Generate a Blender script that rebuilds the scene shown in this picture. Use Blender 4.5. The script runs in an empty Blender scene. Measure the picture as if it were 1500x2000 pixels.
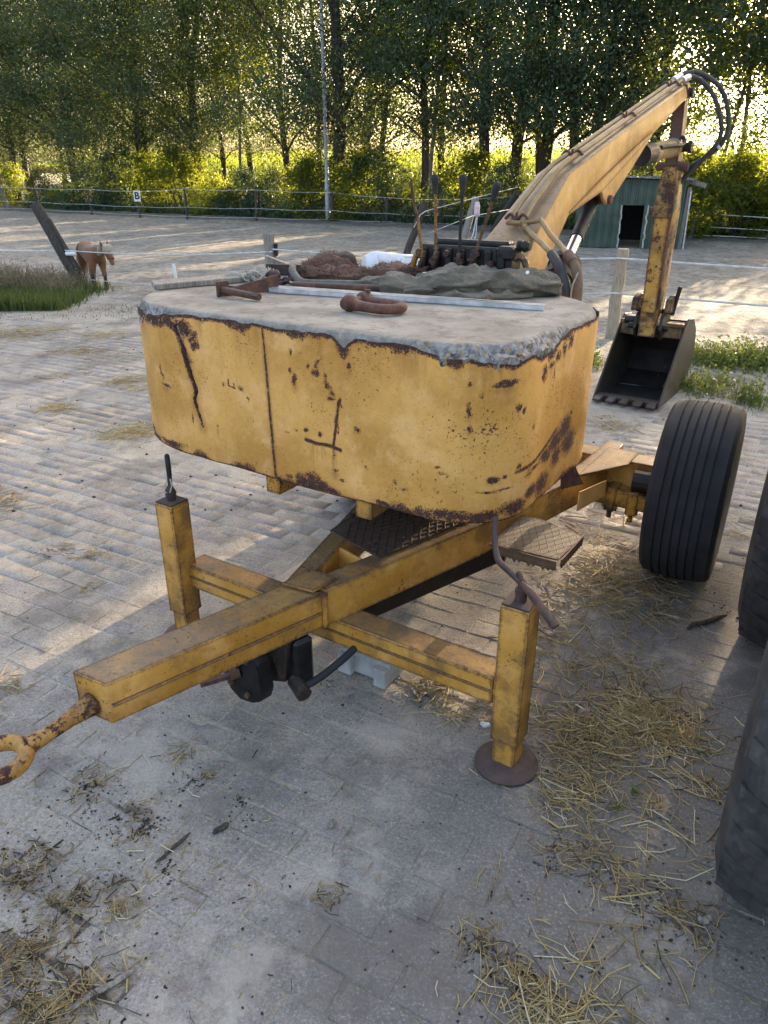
import bpy, bmesh, math, random
import numpy as np
from mathutils import Vector, Matrix, Euler

random.seed(7); RNG = np.random.default_rng(7)
R = math.radians
SC = bpy.context.scene
COL = SC.collection

# ------------------------------------------------------------------ camera
CAM_H, FPX, HORIZON = 1.7, 1440.0, 335.0            # eye height, focal length and horizon row of the 1500x2000 photo
PITCH = math.atan((1000 - HORIZON) / FPX)
cam_d = bpy.data.cameras.new('camera'); cam = bpy.data.objects.new('camera', cam_d); COL.objects.link(cam)
cam.location = (0, 0, CAM_H); cam.rotation_euler = (R(90) - PITCH, 0, 0)
cam_d.sensor_fit = 'VERTICAL'; cam_d.sensor_height = 36; cam_d.lens = 36 * FPX / 2000
cam_d.clip_start = 0.05; cam_d.clip_end = 2000
SC.camera = cam

# ------------------------------------------------------------------ sky, sun, exposure
SUN_AZ, SUN_EL = 57.0, 9.5                            # degrees from +X towards +Y, and above the horizon
world = bpy.data.worlds.new('World'); SC.world = world; world.use_nodes = True
wn = world.node_tree; wn.nodes.clear()
sky = wn.nodes.new('ShaderNodeTexSky'); sky.sky_type = 'NISHITA'; sky.sun_disc = False
sky.sun_elevation = R(SUN_EL); sky.sun_rotation = R(90 - SUN_AZ)
sky.air_density = 0.6; sky.dust_density = 7.0; sky.ozone_density = 0.0; sky.altitude = 0
bg = wn.nodes.new('ShaderNodeBackground'); bg.inputs['Strength'].default_value = 0.15
wo = wn.nodes.new('ShaderNodeOutputWorld')
wn.links.new(sky.outputs[0], bg.inputs[0]); wn.links.new(bg.outputs[0], wo.inputs[0])
sun_d = bpy.data.lights.new('sun', 'SUN'); sun = bpy.data.objects.new('sun', sun_d); COL.objects.link(sun)
sun_d.energy = 5.0; sun_d.angle = R(0.5); sun_d.color = (1.0, 0.78, 0.52)
sdir = Vector((math.cos(R(SUN_AZ)) * math.cos(R(SUN_EL)), math.sin(R(SUN_AZ)) * math.cos(R(SUN_EL)), math.sin(R(SUN_EL))))
sun.rotation_euler = sdir.to_track_quat('Z', 'Y').to_euler(); sun.location = sdir * 60
vs = SC.view_settings
vs.view_transform = 'Standard'; vs.look = 'None'; vs.gamma = 1; vs.use_curve_mapping = False
vs.exposure = 3.05
SC.cycles.max_bounces = 6; SC.cycles.transparent_max_bounces = 4
SC.cycles.use_denoising = True

# ------------------------------------------------------------------ helpers
def gp(x, y, z=0.0):
    """surveyed point: where the sight line through photo pixel (x, y) meets the level z"""
    a, b = (x - 750) / FPX, (1000 - y) / FPX
    cp, sp = math.cos(PITCH), math.sin(PITCH)
    t = (z - CAM_H) / (-sp + b * cp)
    return Vector((a * t, (cp + b * sp) * t, z))

def tag(o, label=None, cat=None, group=None, kind=None):
    if label: o['label'] = label
    if cat: o['category'] = cat
    if group: o['group'] = group
    if kind: o['kind'] = kind
    return o

def empty(name, loc=(0, 0, 0), rz=0.0, label=None, cat=None, group=None):
    o = bpy.data.objects.new(name, None); COL.objects.link(o)
    o.location = loc; o.rotation_euler = (0, 0, rz); o.empty_display_size = 0.1
    return tag(o, label, cat, group)

def ob(name, geo, mat, parent=None, smooth=None, loc=None, rz=None):
    """link a bmesh (or mesh) as ONE object"""
    if isinstance(geo, bmesh.types.BMesh):
        me = bpy.data.meshes.new(name)
        bmesh.ops.recalc_face_normals(geo, faces=geo.faces[:])
        geo.to_mesh(me); geo.free()
    else:
        me = geo
    if mat is not None and not me.materials: me.materials.append(mat)
    if smooth is not None:
        me.shade_smooth(); me.set_sharp_from_angle(angle=R(smooth))
    o = bpy.data.objects.new(name, me); COL.objects.link(o)
    if parent: o.parent = parent
    if loc is not None: o.location = loc
    if rz is not None: o.rotation_euler = (0, 0, rz)
    return o

def copy_tree(o, parent=None):
    c = o.copy(); COL.objects.link(c)
    if parent: c.parent = parent
    for ch in [x for x in o.children]: copy_tree(ch, c)
    return c

def B(): return bmesh.new()

def _bev(bm, verts, bev, seg=1):
    if bev <= 0: return
    es = list({e for v in verts for e in v.link_edges})
    bmesh.ops.bevel(bm, geom=es, offset=bev, segments=seg, affect='EDGES', profile=0.6)

def box(bm, c, s, rot=None, bev=0.0, seg=1):
    m = Matrix.Translation(c) @ (rot.to_matrix().to_4x4() if rot else Matrix()) @ Matrix.Diagonal((*s, 1))
    r = bmesh.ops.create_cube(bm, size=1.0, matrix=m)
    _bev(bm, r['verts'], bev, seg)

def prism(bm, bot, top, bev=0.0, seg=1):
    a = [bm.verts.new(p) for p in bot]; b = [bm.verts.new(p) for p in top]; n = len(a)
    bm.faces.new(a[::-1]); bm.faces.new(b)
    for i in range(n): bm.faces.new((a[i], a[(i + 1) % n], b[(i + 1) % n], b[i]))
    _bev(bm, a + b, bev, seg)

def slab(bm, poly, z0, z1, bev=0.0, seg=1):
    prism(bm, [(x, y, z0) for x, y in poly], [(x, y, z1) for x, y in poly], bev, seg)

def side(bm, prof, x0, x1, bev=0.0, seg=1):
    """(y, z) profile extruded along x"""
    prism(bm, [(x0, y, z) for y, z in prof], [(x1, y, z) for y, z in prof], bev, seg)

def tube(bm, pts, r, n=10, caps=True, closed=False):
    pts = [Vector(p) for p in pts]; k = len(pts)
    rs = r if isinstance(r, (list, tuple)) else [r] * k
    rings, up = [], None
    for i, p in enumerate(pts):
        if closed: d = pts[(i + 1) % k] - pts[i - 1]
        else: d = pts[min(i + 1, k - 1)] - pts[max(i - 1, 0)]
        d.normalize()
        if up is None:
            up = d.orthogonal().normalized()
        else:
            up = (up - d * up.dot(d))
            up = up.normalized() if up.length > 1e-6 else d.orthogonal().normalized()
        w = d.cross(up)
        rings.append([bm.verts.new(p + (up * math.cos(2 * math.pi * j / n) + w * math.sin(2 * math.pi * j / n)) * rs[i]) for j in range(n)])
    for i in range(k if closed else k - 1):
        a, b = rings[i], rings[(i + 1) % k]
        for j in range(n): bm.faces.new((a[j], a[(j + 1) % n], b[(j + 1) % n], b[j]))
    if caps and not closed: bm.faces.new(rings[0][::-1]); bm.faces.new(rings[-1])

def cyl(bm, p0, p1, r0, r1=None, n=16): tube(bm, [p0, p1], [r0, r0 if r1 is None else r1], n)

def curve(pts, n=24):
    """Catmull-Rom through pts"""
    P = [Vector(p) for p in pts]; P = [P[0] * 2 - P[1]] + P + [P[-1] * 2 - P[-2]]
    out = []
    m = len(P) - 3
    for i in range(m):
        a, b, c, d = P[i:i + 4]; k = max(2, n // m)
        for j in range(k):
            t = j / k
            out.append(0.5 * ((2 * b) + (c - a) * t + (2 * a - 5 * b + 4 * c - d) * t * t + (3 * b - a - 3 * c + d) * t ** 3))
    out.append(P[-2]); return out

def lathe(bm, prof, o, axis, n=32, closed=False):
    """prof = [(radius, distance along axis)]"""
    ax = Vector(axis).normalized(); u = ax.orthogonal().normalized(); w = ax.cross(u); o = Vector(o)
    rings = []
    for r, h in prof:
        rings.append([bm.verts.new(o + ax * h + (u * math.cos(2 * math.pi * j / n) + w * math.sin(2 * math.pi * j / n)) * r) for j in range(n)])
    k = len(rings)
    for i in range(k if closed else k - 1):
        a, b = rings[i], rings[(i + 1) % k]
        for j in range(n): bm.faces.new((a[j], a[(j + 1) % n], b[(j + 1) % n], b[j]))
    if not closed: bm.faces.new(rings[0][::-1]); bm.faces.new(rings[-1])

def _hash(ix, iy, iz):
    h = (ix * 374761393 + iy * 668265263 + iz * 2147483647 + 1013904223) & 0xffffffff
    h = ((h ^ (h >> 13)) * 1274126177) & 0xffffffff
    h = (h ^ (h >> 16)) & 0xffffffff
    return h.astype(np.float64) / 4294967295.0

def vnoise(x, y, z=0.0):
    x, y, z = np.broadcast_arrays(np.asarray(x, float), np.asarray(y, float), np.asarray(z, float))
    fx, fy, fz = np.floor(x), np.floor(y), np.floor(z)
    ux, uy, uz = x - fx, y - fy, z - fz
    ux, uy, uz = [u * u * (3 - 2 * u) for u in (ux, uy, uz)]
    ix, iy, iz = fx.astype(np.int64), fy.astype(np.int64), fz.astype(np.int64)
    r = 0
    for a in (0, 1):
        for b in (0, 1):
            for c in (0, 1):
                r = r + _hash(ix + a, iy + b, iz + c) * (ux if a else 1 - ux) * (uy if b else 1 - uy) * (uz if c else 1 - uz)
    return r                                               # 0..1

def fbm(x, y, z=0.0, o=4):
    s, a, f = 0, 0.5, 1.0
    for i in range(o):
        s = s + a * vnoise(np.asarray(x) * f + 17.3 * i, np.asarray(y) * f + 5.1 * i, np.asarray(z) * f + 3.7 * i); a *= 0.5; f *= 2.03
    return s / (1 - 0.5 ** o)

def mesh_np(name, V, F, col=None, colname='tint'):
    """V (n,3); F (m,k) index array; col per-vertex scalar or rgb"""
    me = bpy.data.meshes.new(name)
    V = np.ascontiguousarray(V, np.float32); F = np.ascontiguousarray(F, np.int32); k = F.shape[1]
    me.vertices.add(len(V)); me.vertices.foreach_set('co', V.ravel())
    me.loops.add(F.size); me.loops.foreach_set('vertex_index', F.ravel())
    me.polygons.add(len(F)); me.polygons.foreach_set('loop_start', np.arange(0, F.size, k, dtype=np.int32))
    me.update(calc_edges=True)
    if col is not None: attr(me, colname, col)
    return me

def attr(me, name, val):
    a = me.attributes.new(name, 'FLOAT', 'POINT'); a.data.foreach_set('value', np.ascontiguousarray(val, np.float32))

def grid_faces(nu, nv, wrap=False):
    i, j = np.meshgrid(np.arange(nu if wrap else nu - 1), np.arange(nv - 1), indexing='ij')
    a = i * nv + j; b = ((i + 1) % nu) * nv + j
    return np.stack([a, b, b + 1, a + 1], -1).reshape(-1, 4)

# ------------------------------------------------------------------ materials
class M:
    def __init__(s, name):
        s.m = bpy.data.materials.new(name); s.m.use_nodes = True
        s.n = s.m.node_tree.nodes; s.l = s.m.node_tree.links
        s.b = s.n['Principled BSDF']; s.out = s.n['Material Output']
        tc = s.n.new('ShaderNodeTexCoord'); s.obj = tc.outputs['Object']; s.gen = tc.outputs['Generated']
        s.geo = s.n.new('ShaderNodeNewGeometry'); s.pos = s.geo.outputs['Position']; s.nor = s.geo.outputs['Normal']
    def put(s, sock, v):
        if isinstance(v, bpy.types.NodeSocket): s.l.new(v, sock)
        elif isinstance(v, (tuple, list)) and len(v) == 3 and sock.type == 'RGBA': sock.default_value = (*v, 1)
        else: sock.default_value = v
    def set(s, **k):
        for a, v in k.items(): s.put(s.b.inputs[{'color': 'Base Color', 'rough': 'Roughness', 'metal': 'Metallic', 'normal': 'Normal', 'spec': 'Specular IOR Level', 'sheen': 'Sheen Weight'}[a]], v)
        return s
    def noise(s, scale, detail=4, rough=.55, co=None, dist=0.0, kind=None):
        t = s.n.new('ShaderNodeTexNoise'); t.inputs['Scale'].default_value = scale; t.inputs['Detail'].default_value = detail
        t.inputs['Roughness'].default_value = rough; t.inputs['Distortion'].default_value = dist
        s.l.new(co if co is not None else s.obj, t.inputs['Vector']); return t.outputs['Fac']
    def voro(s, scale, co=None, feature='F1', out='Distance', rand=1.0):
        t = s.n.new('ShaderNodeTexVoronoi'); t.feature = feature; t.inputs['Scale'].default_value = scale
        t.inputs['Randomness'].default_value = rand
        s.l.new(co if co is not None else s.obj, t.inputs['Vector']); return t.outputs[out]
    def mapv(s, co, scale=(1, 1, 1), loc=(0, 0, 0), rot=(0, 0, 0)):
        t = s.n.new('ShaderNodeMapping'); t.inputs['Scale'].default_value = scale; t.inputs['Location'].default_value = loc; t.inputs['Rotation'].default_value = rot
        s.l.new(co, t.inputs['Vector']); return t.outputs[0]
    def math(s, op, a, b=0.0, c=None, clamp=False):
        t = s.n.new('ShaderNodeMath'); t.operation = op; t.use_clamp = clamp
        s.put(t.inputs[0], a); s.put(t.inputs[1], b)
        if c is not None: s.put(t.inputs[2], c)
        return t.outputs[0]
    def step(s, v, lo, hi, a=0.0, b=1.0):
        t = s.n.new('ShaderNodeMapRange'); t.interpolation_type = 'SMOOTHSTEP'
        s.put(t.inputs[0], v); s.put(t.inputs[1], lo); s.put(t.inputs[2], hi); s.put(t.inputs[3], a); s.put(t.inputs[4], b)
        return t.outputs[0]
    def mix(s, f, a, b, mode='MIX'):
        t = s.n.new('ShaderNodeMix'); t.data_type = 'RGBA'; t.blend_type = mode
        s.put(t.inputs[0], f); s.put(t.inputs[6], a); s.put(t.inputs[7], b); return t.outputs[2]
    def attr(s, name, out='Fac'):
        t = s.n.new('ShaderNodeAttribute'); t.attribute_name = name; return t.outputs[out]
    def bump(s, h, strength=.3, dist=.01, normal=None):
        t = s.n.new('ShaderNodeBump'); t.inputs['Strength'].default_value = strength; t.inputs['Distance'].default_value = dist
        s.put(t.inputs['Height'], h)
        if normal is not None: s.l.new(normal, t.inputs['Normal'])
        return t.outputs[0]
    def up(s):
        t = s.n.new('ShaderNodeSeparateXYZ'); s.l.new(s.nor, t.inputs[0]); return t.outputs[2]
    def edge(s, radius):
        t = s.n.new('ShaderNodeBevel'); t.samples = 6; t.inputs['Radius'].default_value = radius
        d = s.n.new('ShaderNodeVectorMath'); d.operation = 'DOT_PRODUCT'
        s.l.new(t.outputs[0], d.inputs[0]); s.l.new(s.nor, d.inputs[1])
        return s.math('SUBTRACT', 1.0, d.outputs['Value'])
    def rnd(s):
        t = s.n.new('ShaderNodeObjectInfo'); return t.outputs['Random']

def simple(name, col, rough=.7, metal=0.0, var=.25, scale=12, bump=.2, bscale=60, bdist=.004):
    m = M(name); n = m.noise(scale, 5)
    c = m.mix(m.step(n, .3, .7), tuple(x * (1 - var) for x in col), tuple(min(1, x * (1 + var)) for x in col))
    m.set(color=c, rough=rough, metal=metal, normal=m.bump(m.noise(bscale, 4), bump, bdist)); return m.m

RUST_D, RUST_L = (.045, .022, .019), (.17, .062, .022)

def paint(name, base, wear=1.0, dusty=.6, pits=1.0, edges=True, grime=0.0, rough=.45, soil=.0, flake=0.0):
    """old enamel over rusty steel: fading, rust pits, bare rusty edges, settled dust on what faces up"""
    m = M(name)
    n1 = m.noise(2.6, 6, .6); n2 = m.noise(9, 5, .6)
    dark = tuple(x * f for x, f in zip(base, (.66, .60, .42))); pale = (min(1, base[0] * 1.12 + .02), base[1] * 1.18 + .02, base[2] * 1.7 + .02)
    c = m.mix(m.step(n1, .36, .66), base, dark)
    c = m.mix(m.math('MULTIPLY', m.step(m.noise(3.1, 7, .72, m.mapv(m.obj, (1, 1, 1), (3, 8, 1))), .46, .60), soil), c, (.13, .072, .030))
    c = m.mix(m.math('MULTIPLY', m.step(n2, .46, .72), .7), c, pale)
    c = m.mix(m.math('MULTIPLY', m.step(m.noise(30, 6, .7, m.mapv(m.obj, (1, 1, .35))), .52, .70), .35), c, tuple(x * f for x, f in zip(base, (.8, .72, .6))))
    fine = m.noise(130, 3, .6)
    c = m.mix(m.math('MULTIPLY', m.step(fine, .55, .75), .25), c, dark)
    low = m.noise(5.5, 3); pit = m.noise(115, 3, .65)
    pm = m.step(m.math('ADD', pit, m.math('MULTIPLY', m.math('SUBTRACT', low, .5), .42 * pits)), .700 - .03 * wear, .725 - .03 * wear)
    pm = m.math('MAXIMUM', pm, m.math('MULTIPLY', m.step(m.voro(210), .17, .11), m.step(m.noise(16, 3), .50, .58)))
    mid = m.noise(22, 5, .7)
    pm = m.math('MAXIMUM', pm, m.step(m.math('ADD', mid, m.math('MULTIPLY', m.math('SUBTRACT', low, .5), .4)), .80 - .04 * wear, .83 - .04 * wear))
    if flake: pm = m.math('MAXIMUM', pm, m.step(m.math('ADD', m.noise(24, 7, .78), m.math('MULTIPLY', m.math('SUBTRACT', low, .5), .35)), flake, flake + .025))
    ar = m.attr('rust'); st = m.attr('stain')
    jag = m.math('MULTIPLY', m.math('ADD', m.math('SUBTRACT', m.noise(72, 6, .8), .5), m.math('MULTIPLY', m.math('SUBTRACT', m.noise(190, 3, .7), .5), .9)), 2.0)
    am = m.step(m.math('ADD', ar, m.math('MULTIPLY', jag, m.step(ar, 0.0, .25))), .46, .54)
    rm = m.math('MAXIMUM', pm, am)
    if edges:
        e = m.edge(.026)
        em = m.step(m.math('ADD', m.math('MULTIPLY', e, 6.0), m.math('MULTIPLY', m.math('SUBTRACT', m.noise(46, 5, .75), .5), 4.0)), .62 / wear, .78 / wear)
        em = m.math('MULTIPLY', em, m.step(e, .008, .05))
        rm = m.math('MAXIMUM', rm, em)
    # orange bleed around and under the rust
    halo = m.step(m.math('ADD', ar, m.math('MULTIPLY', jag, .35)), .08, .5)
    c = m.mix(m.math('MULTIPLY', m.math('MAXIMUM', m.math('MULTIPLY', halo, .75), m.math('MULTIPLY', st, m.step(m.noise(60, 3, .5, m.mapv(m.obj, (1, 1, .08))), .22, .5))), .95), c, (.27, .105, .026))
    if grime: c = m.mix(m.step(m.noise(7, 6, .65), .62 - grime * .35, .75 - grime * .2), c, (.02, .018, .016))
    if dusty:
        d = m.math('MULTIPLY', m.step(m.up(), .55, .95), m.step(m.noise(14, 6, .65), .25, .7, dusty * .45, dusty))
        c = m.mix(d, c, (.125, .10, .075))
        d2 = m.math('MULTIPLY', m.step(m.up(), .55, .95), m.math('MULTIPLY', m.step(m.noise(70, 5, .75), .55, .66), .75))
        c = m.mix(d2, c, (.055, .042, .034))
    rc = m.mix(m.step(m.noise(90, 4, .7), .35, .75), RUST_D, (.095, .042, .028))
    c = m.mix(rm, c, rc)
    rg = m.mix(rm, (rough,) * 3, (.92,) * 3)
    sp2 = m.noise(95, 4, .85); c = m.mix(m.math('MULTIPLY', m.step(sp2, .55, .68), .35), c, (.10, .055, .025)); c = m.mix(m.math('MULTIPLY', m.step(sp2, .44, .33), .30), c, pale)
    hgt = m.math('ADD', m.math('MULTIPLY', rm, -.6), m.math('ADD', m.math('MULTIPLY', m.noise(160, 3), .12), m.math('MULTIPLY', m.math('MULTIPLY', rm, m.noise(200, 3)), .5)))
    m.set(color=c, rough=rg, spec=.35, normal=m.bump(hgt, .35, .003)); return m.m

def rusty(name, a=(.055, .03, .026), b=(.15, .065, .035), dust=.35):
    m = M(name)
    c = m.mix(m.step(m.noise(35, 6, .65), .35, .7), a, b)
    c = m.mix(m.math('MULTIPLY', m.step(m.up(), .3, .9), dust), c, (.20, .15, .12))
    m.set(color=c, rough=.85, normal=m.bump(m.noise(140, 5, .7), .5, .004)); return m.m

def fabric(name, a, b, scale=8, weave=420):
    m = M(name)
    c = m.mix(m.step(m.noise(scale, 5), .35, .65), a, b)
    c = m.mix(m.math('MULTIPLY', m.step(m.noise(60, 5, .75), .52, .68), .4), c, tuple(min(1, x * 1.7) for x in b))
    cr = m.noise(16, 4, .6, m.mapv(m.obj, (1, 2.2, 1.6)), dist=1.2)
    m.set(color=c, rough=.95, sheen=.1, normal=m.bump(m.math('ADD', m.math('MULTIPLY', m.noise(weave, 2), .3), m.math('MULTIPLY', m.math('ABSOLUTE', m.math('SUBTRACT', cr, .5)), 6.0)), .55, .006)); return m.m

def wood(name, a, b, axis=(14, 14, 1.2)):
    m = M(name)
    w = m.noise(6, 6, .6, m.mapv(m.obj, axis), dist=.6)
    c = m.mix(m.step(w, .3, .7), a, b)
    c = m.mix(m.math('MULTIPLY', m.step(m.noise(3, 4), .55, .75), .5), c, tuple(x * .45 for x in a))
    m.set(color=c, rough=.9, normal=m.bump(w, .5, .006)); return m.m

def leafmat(name, dark, light, trans, amt=.38):
    m = M(name)
    t = m.attr('tint')
    c = m.mix(t, dark, light)
    dif = m.n.new('ShaderNodeBsdfPrincipled'); m.l.new(c, dif.inputs['Base Color']); dif.inputs['Roughness'].default_value = .55; dif.inputs['Specular IOR Level'].default_value = .35
    tr = m.n.new('ShaderNodeBsdfTranslucent'); m.l.new(m.mix(t, tuple(x * .7 for x in trans), trans), tr.inputs['Color'])
    mx = m.n.new('ShaderNodeMixShader'); mx.inputs[0].default_value = amt
    m.l.new(dif.outputs[0], mx.inputs[1]); m.l.new(tr.outputs[0], mx.inputs[2]); m.l.new(mx.outputs[0], m.out.inputs['Surface'])
    m.n.remove(m.b); return m.m

YEL = (.74, .395, .10)
MT = {}
MT['yellow'] = paint('yellow_paint', YEL, 1.0, .0, edges=False)
MT['yellow_frame'] = paint('yellow_frame_paint', (.60, .305, .055), 1.35, .8, soil=.75, pits=1.5, flake=.645)
MT['yellow_boom'] = paint('yellow_boom_paint', (.56, .315, .09), .75, .95, pits=.7, soil=.3, flake=.69)
MT['yellow_arm'] = paint('yellow_arm_paint', (.55, .30, .05), 1.35, .3, grime=.55, pits=1.6, flake=.58)
MT['yellow_pump'] = paint('yellow_pump_paint', (.42, .21, .04), 1.4, .3, grime=1.0, flake=.6)
MT['rust'] = rusty('rusty_steel'); MT['rust_dark'] = rusty('dark_rusty_steel', (.035, .022, .02), (.085, .045, .035), .25)
MT['rust_red'] = rusty('red_brown_rust', (.075, .032, .024), (.19, .075, .045), .25)
MT['black_oily'] = simple('oily_black_steel', (.012, .011, .011), .45, .3, .5, 20, .4, 50)
MT['black_steel'] = simple('black_greasy_steel', (.022, .02, .019), .55, .4, .5, 14, .4, 70)
MT['chrome'] = simple('chrome', (.75, .77, .8), .16, 1.0, .05, 5, .02)
MT['galv'] = simple('galvanised_steel', (.55, .57, .59), .42, .75, .25, 18, .15, 90)
MT['rubber'] = simple('black_rubber', (.020, .020, .022), .8, 0, .35, 9, .25, 90)
MT['hose'] = simple('hose_rubber', (.035, .034, .033), .65, 0, .3, 30, .2, 120)
MT['white_plastic'] = simple('white_plastic', (.75, .75, .73), .5, 0, .08)
MT['grey_cloth'] = fabric('grey_green_canvas', (.082, .068, .046), (.165, .138, .098))
MT['twine'] = fabric('pale_twine', (.33, .30, .24), (.52, .48, .40))
MT['wood_grey'] = wood('weathered_wood', (.13, .115, .095), (.30, .27, .225))
MT['wood_dark'] = wood('dark_wood', (.028, .024, .02), (.085, .07, .055))
MT['wood_pale'] = wood('pale_pine_post', (.24, .185, .12), (.42, .34, .24))
MT['bark'] = wood('tree_bark', (.030, .024, .019), (.085, .066, .05), (5, 5, 1))
MT['bark_pale'] = wood('pale_bark', (.10, .085, .065), (.22, .19, .15), (5, 5, 1))

# ------------------------------------------------------------------ ground
ED = np.array([math.cos(R(SUN_AZ)), math.sin(R(SUN_AZ))])     # depth axis of the yard: fences and tree row run across it
EC = np.array([ED[1], -ED[0]])
def cd(c, d): return Vector((EC[0] * c + ED[0] * d, EC[1] * c + ED[1] * d, 0))

DIRT = [(gp(x, y), r, s) for x, y, r, s in (
    (40, 1700, .16, .9), (140, 1770, .13, .8), (40, 1900, .22, 1.0), (150, 1960, .18, .9), (230, 1600, .10, .8), (170, 1540, .09, .7), (280, 1620, .08, .9),
    (150, 1610, .13, .6), (380, 1530, .06, .5), (470, 1560, .06, .5), (490, 1600, .05, .5), (320, 1700, .06, .7), (1080, 1680, .12, .7), (1300, 1780, .16, .8), (1370, 1810, .15, .9),
    (940, 1860, .12, .7), (1010, 1930, .10, .7), (800, 1360, .14, .5), (1150, 1900, .13, .5), (1230, 1740, .1, .5), (1330, 1120, .3, .6), (1420, 1200, .25, .5),
    (1180, 1130, .25, .5), (1050, 1090, .3, .5), (900, 1150, .35, .4), (1300, 1400, .25, .35), (1150, 1500, .25, .35), (1400, 1600, .3, .4), (640, 1330, .15, .4), (1250, 740, .4, .7), (1380, 760, .4, .6))]

def pave_d(x, y): return 6.35 - (x * ED[0] + y * ED[1]) + (fbm(x * .8, y * .8, 3, 3) - .5) * 1.2
def ground_h(x, y):
    p = np.clip(pave_d(x, y) / .8, 0, 1)
    hp = -.0018 + np.clip((y - 2.2) / 2.5, 0, 1) * .0013 + (fbm(x * 1.3, y * 1.3, 1, 4) - .5) * .0075 + (fbm(x * 7, y * 7, 2, 4) - .5) * .003 + np.clip((2.0 - y) / 2, 0, 1) * .0004
    dd = x * ED[0] + y * ED[1]
    hs = .012 + (fbm(x * .7, y * .7, 4, 3) - .5) * .08 + (fbm(x * 3.2, y * 3.2, 5, 3) - .5) * .055 * np.clip((dd - 6) / 3, 0, 1) + np.clip((dd - 20.5) / 3, 0, 1) * .10
    return hp * p + hs * (1 - p)

ys = [-1.5]
while ys[-1] < 62: ys.append(ys[-1] + max(.035, .011 * max(ys[-1], 0)))
ys = np.array(ys); us = np.linspace(-1, 1, 330)
Yg, Ug = np.meshgrid(ys, us, indexing='ij'); Xg = Ug * (np.maximum(Yg, 0) * .8 + 3.2) + 0.12 * np.maximum(Yg, 0)
Zg = ground_h(Xg, Yg)
dirt = np.zeros_like(Zg)
for p, r, s in DIRT:
    d = np.sqrt((Xg - p.x) ** 2 + (Yg - p.y) ** 2) / r
    dirt = np.maximum(dirt, s * np.clip(1.25 - d, 0, 1))
dirt = np.maximum(dirt, .75 * np.clip(((Xg * ED[0] + Yg * ED[1]) - 20.6) / 1.2, 0, 1))
me = mesh_np('sand_ground', np.stack([Xg, Yg, Zg], -1).reshape(-1, 3), grid_faces(len(ys), len(us))[:, ::-1])
attr(me, 'dirt', dirt.ravel()); attr(me, 'pave', np.clip(pave_d(Xg, Yg) / .8, 0, 1).ravel())
me.shade_smooth()

def mottle(m, P, c):
    """trodden dust: darker damp-dirty patches and pale drifts of sand"""
    c = m.mix(m.math('MULTIPLY', m.step(m.noise(1.5, 8, .72, m.mapv(P, (1, 1, 1), (2, 5, 0))), .49, .62), .62), c, (.155, .137, .115))
    c = m.mix(m.math('MULTIPLY', m.step(m.noise(7, 7, .75, m.mapv(P, (1, 1, 1), (1, 9, 0))), .53, .66), .5), c, (.13, .112, .094))
    return m.mix(m.math('MULTIPLY', m.step(m.noise(2.2, 8, .7, m.mapv(P, (1, 1, 1), (7, 3, 0))), .52, .66), .5), c, (.50, .45, .37))
def soiled(m, P):
    """mask of the trodden, dung-stained strip of yard right of the drawbar"""
    d = m.n.new('ShaderNodeVectorMath'); d.operation = 'DOT_PRODUCT'; m.l.new(P, d.inputs[0]); d.inputs[1].default_value = (EC[0], EC[1], 0)
    e = m.n.new('ShaderNodeVectorMath'); e.operation = 'DOT_PRODUCT'; m.l.new(P, e.inputs[0]); e.inputs[1].default_value = (ED[0], ED[1], 0)
    f = m.math('MULTIPLY', m.step(m.math('ADD', d.outputs['Value'], m.math('MULTIPLY', m.math('SUBTRACT', m.noise(1.6, 6, .65, P), .5), 1.6)), -1.35, -.35), m.step(e.outputs['Value'], 4.6, 3.2))
    return m.math('MULTIPLY', f, .78)
m = M('dusty_sand'); P = m.pos
c = m.mix(m.step(m.noise(.9, 5, .6, P), .35, .65), (.365, .312, .238), (.455, .40, .315))
c = m.mix(m.math('MULTIPLY', m.step(m.noise(6, 6, .7, P), .5, .72), .55), c, (.21, .19, .165))
c = m.mix(m.math('MULTIPLY', m.step(m.noise(75, 5, .8, P), .53, .66), .7), c, (.15, .135, .12))
c = m.mix(m.math('MULTIPLY', m.step(m.noise(85, 4, .8, m.mapv(P, (1, 1, 1), (9, 2, 0))), .57, .68), .8), c, (.58, .56, .52))
c = m.mix(m.math('MULTIPLY', m.step(m.voro(120, P), .22, .12), m.step(m.noise(40, 3, .6, P), .48, .56)), c, (.60, .585, .55))
c = m.mix(m.math('MULTIPLY', m.step(m.voro(90, m.mapv(P, (1, 1, 1), (.3, .1, 0))), .16, .10), .8), c, (.12, .11, .10))
dm = m.step(m.math('ADD', m.attr('dirt'), m.math('MULTIPLY', m.math('SUBTRACT', m.noise(9, 6, .75, P), .5), 1.5)), .42, .72)
c = m.mix(soiled(m, P), c, (.15, .138, .125))
c = m.mix(m.math('MULTIPLY', dm, .85), c, (.075, .062, .05))
sep = m.n.new('ShaderNodeVectorMath'); sep.operation = 'DOT_PRODUCT'; m.l.new(P, sep.inputs[0]); sep.inputs[1].default_value = (ED[0], ED[1], 0)
far_ = m.step(sep.outputs['Value'], 6.0, 8.0)
gr = m.noise(105, 3, .9, P)
c = m.mix(m.step(gr, .36, .50, .6, 0.0), c, (.11, .098, .085))
c = m.mix(m.step(gr, .54, .68, 0.0, .55), c, (.53, .495, .43))
c = mottle(m, P, c)
hh = m.math('ADD', m.math('MULTIPLY', m.noise(28, 5, .65, P), 1.0), m.math('ADD', m.math('MULTIPLY', m.noise(190, 4, .7, P), .35), m.math('MULTIPLY', far_, m.math('MULTIPLY', m.noise(5.5, 6, .75, P), 9.0))))
c = m.mix(m.math('MULTIPLY', far_, m.step(m.noise(6, 7, .8, P), .47, .60, 0.0, .8)), c, (.17, .15, .125))
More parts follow.
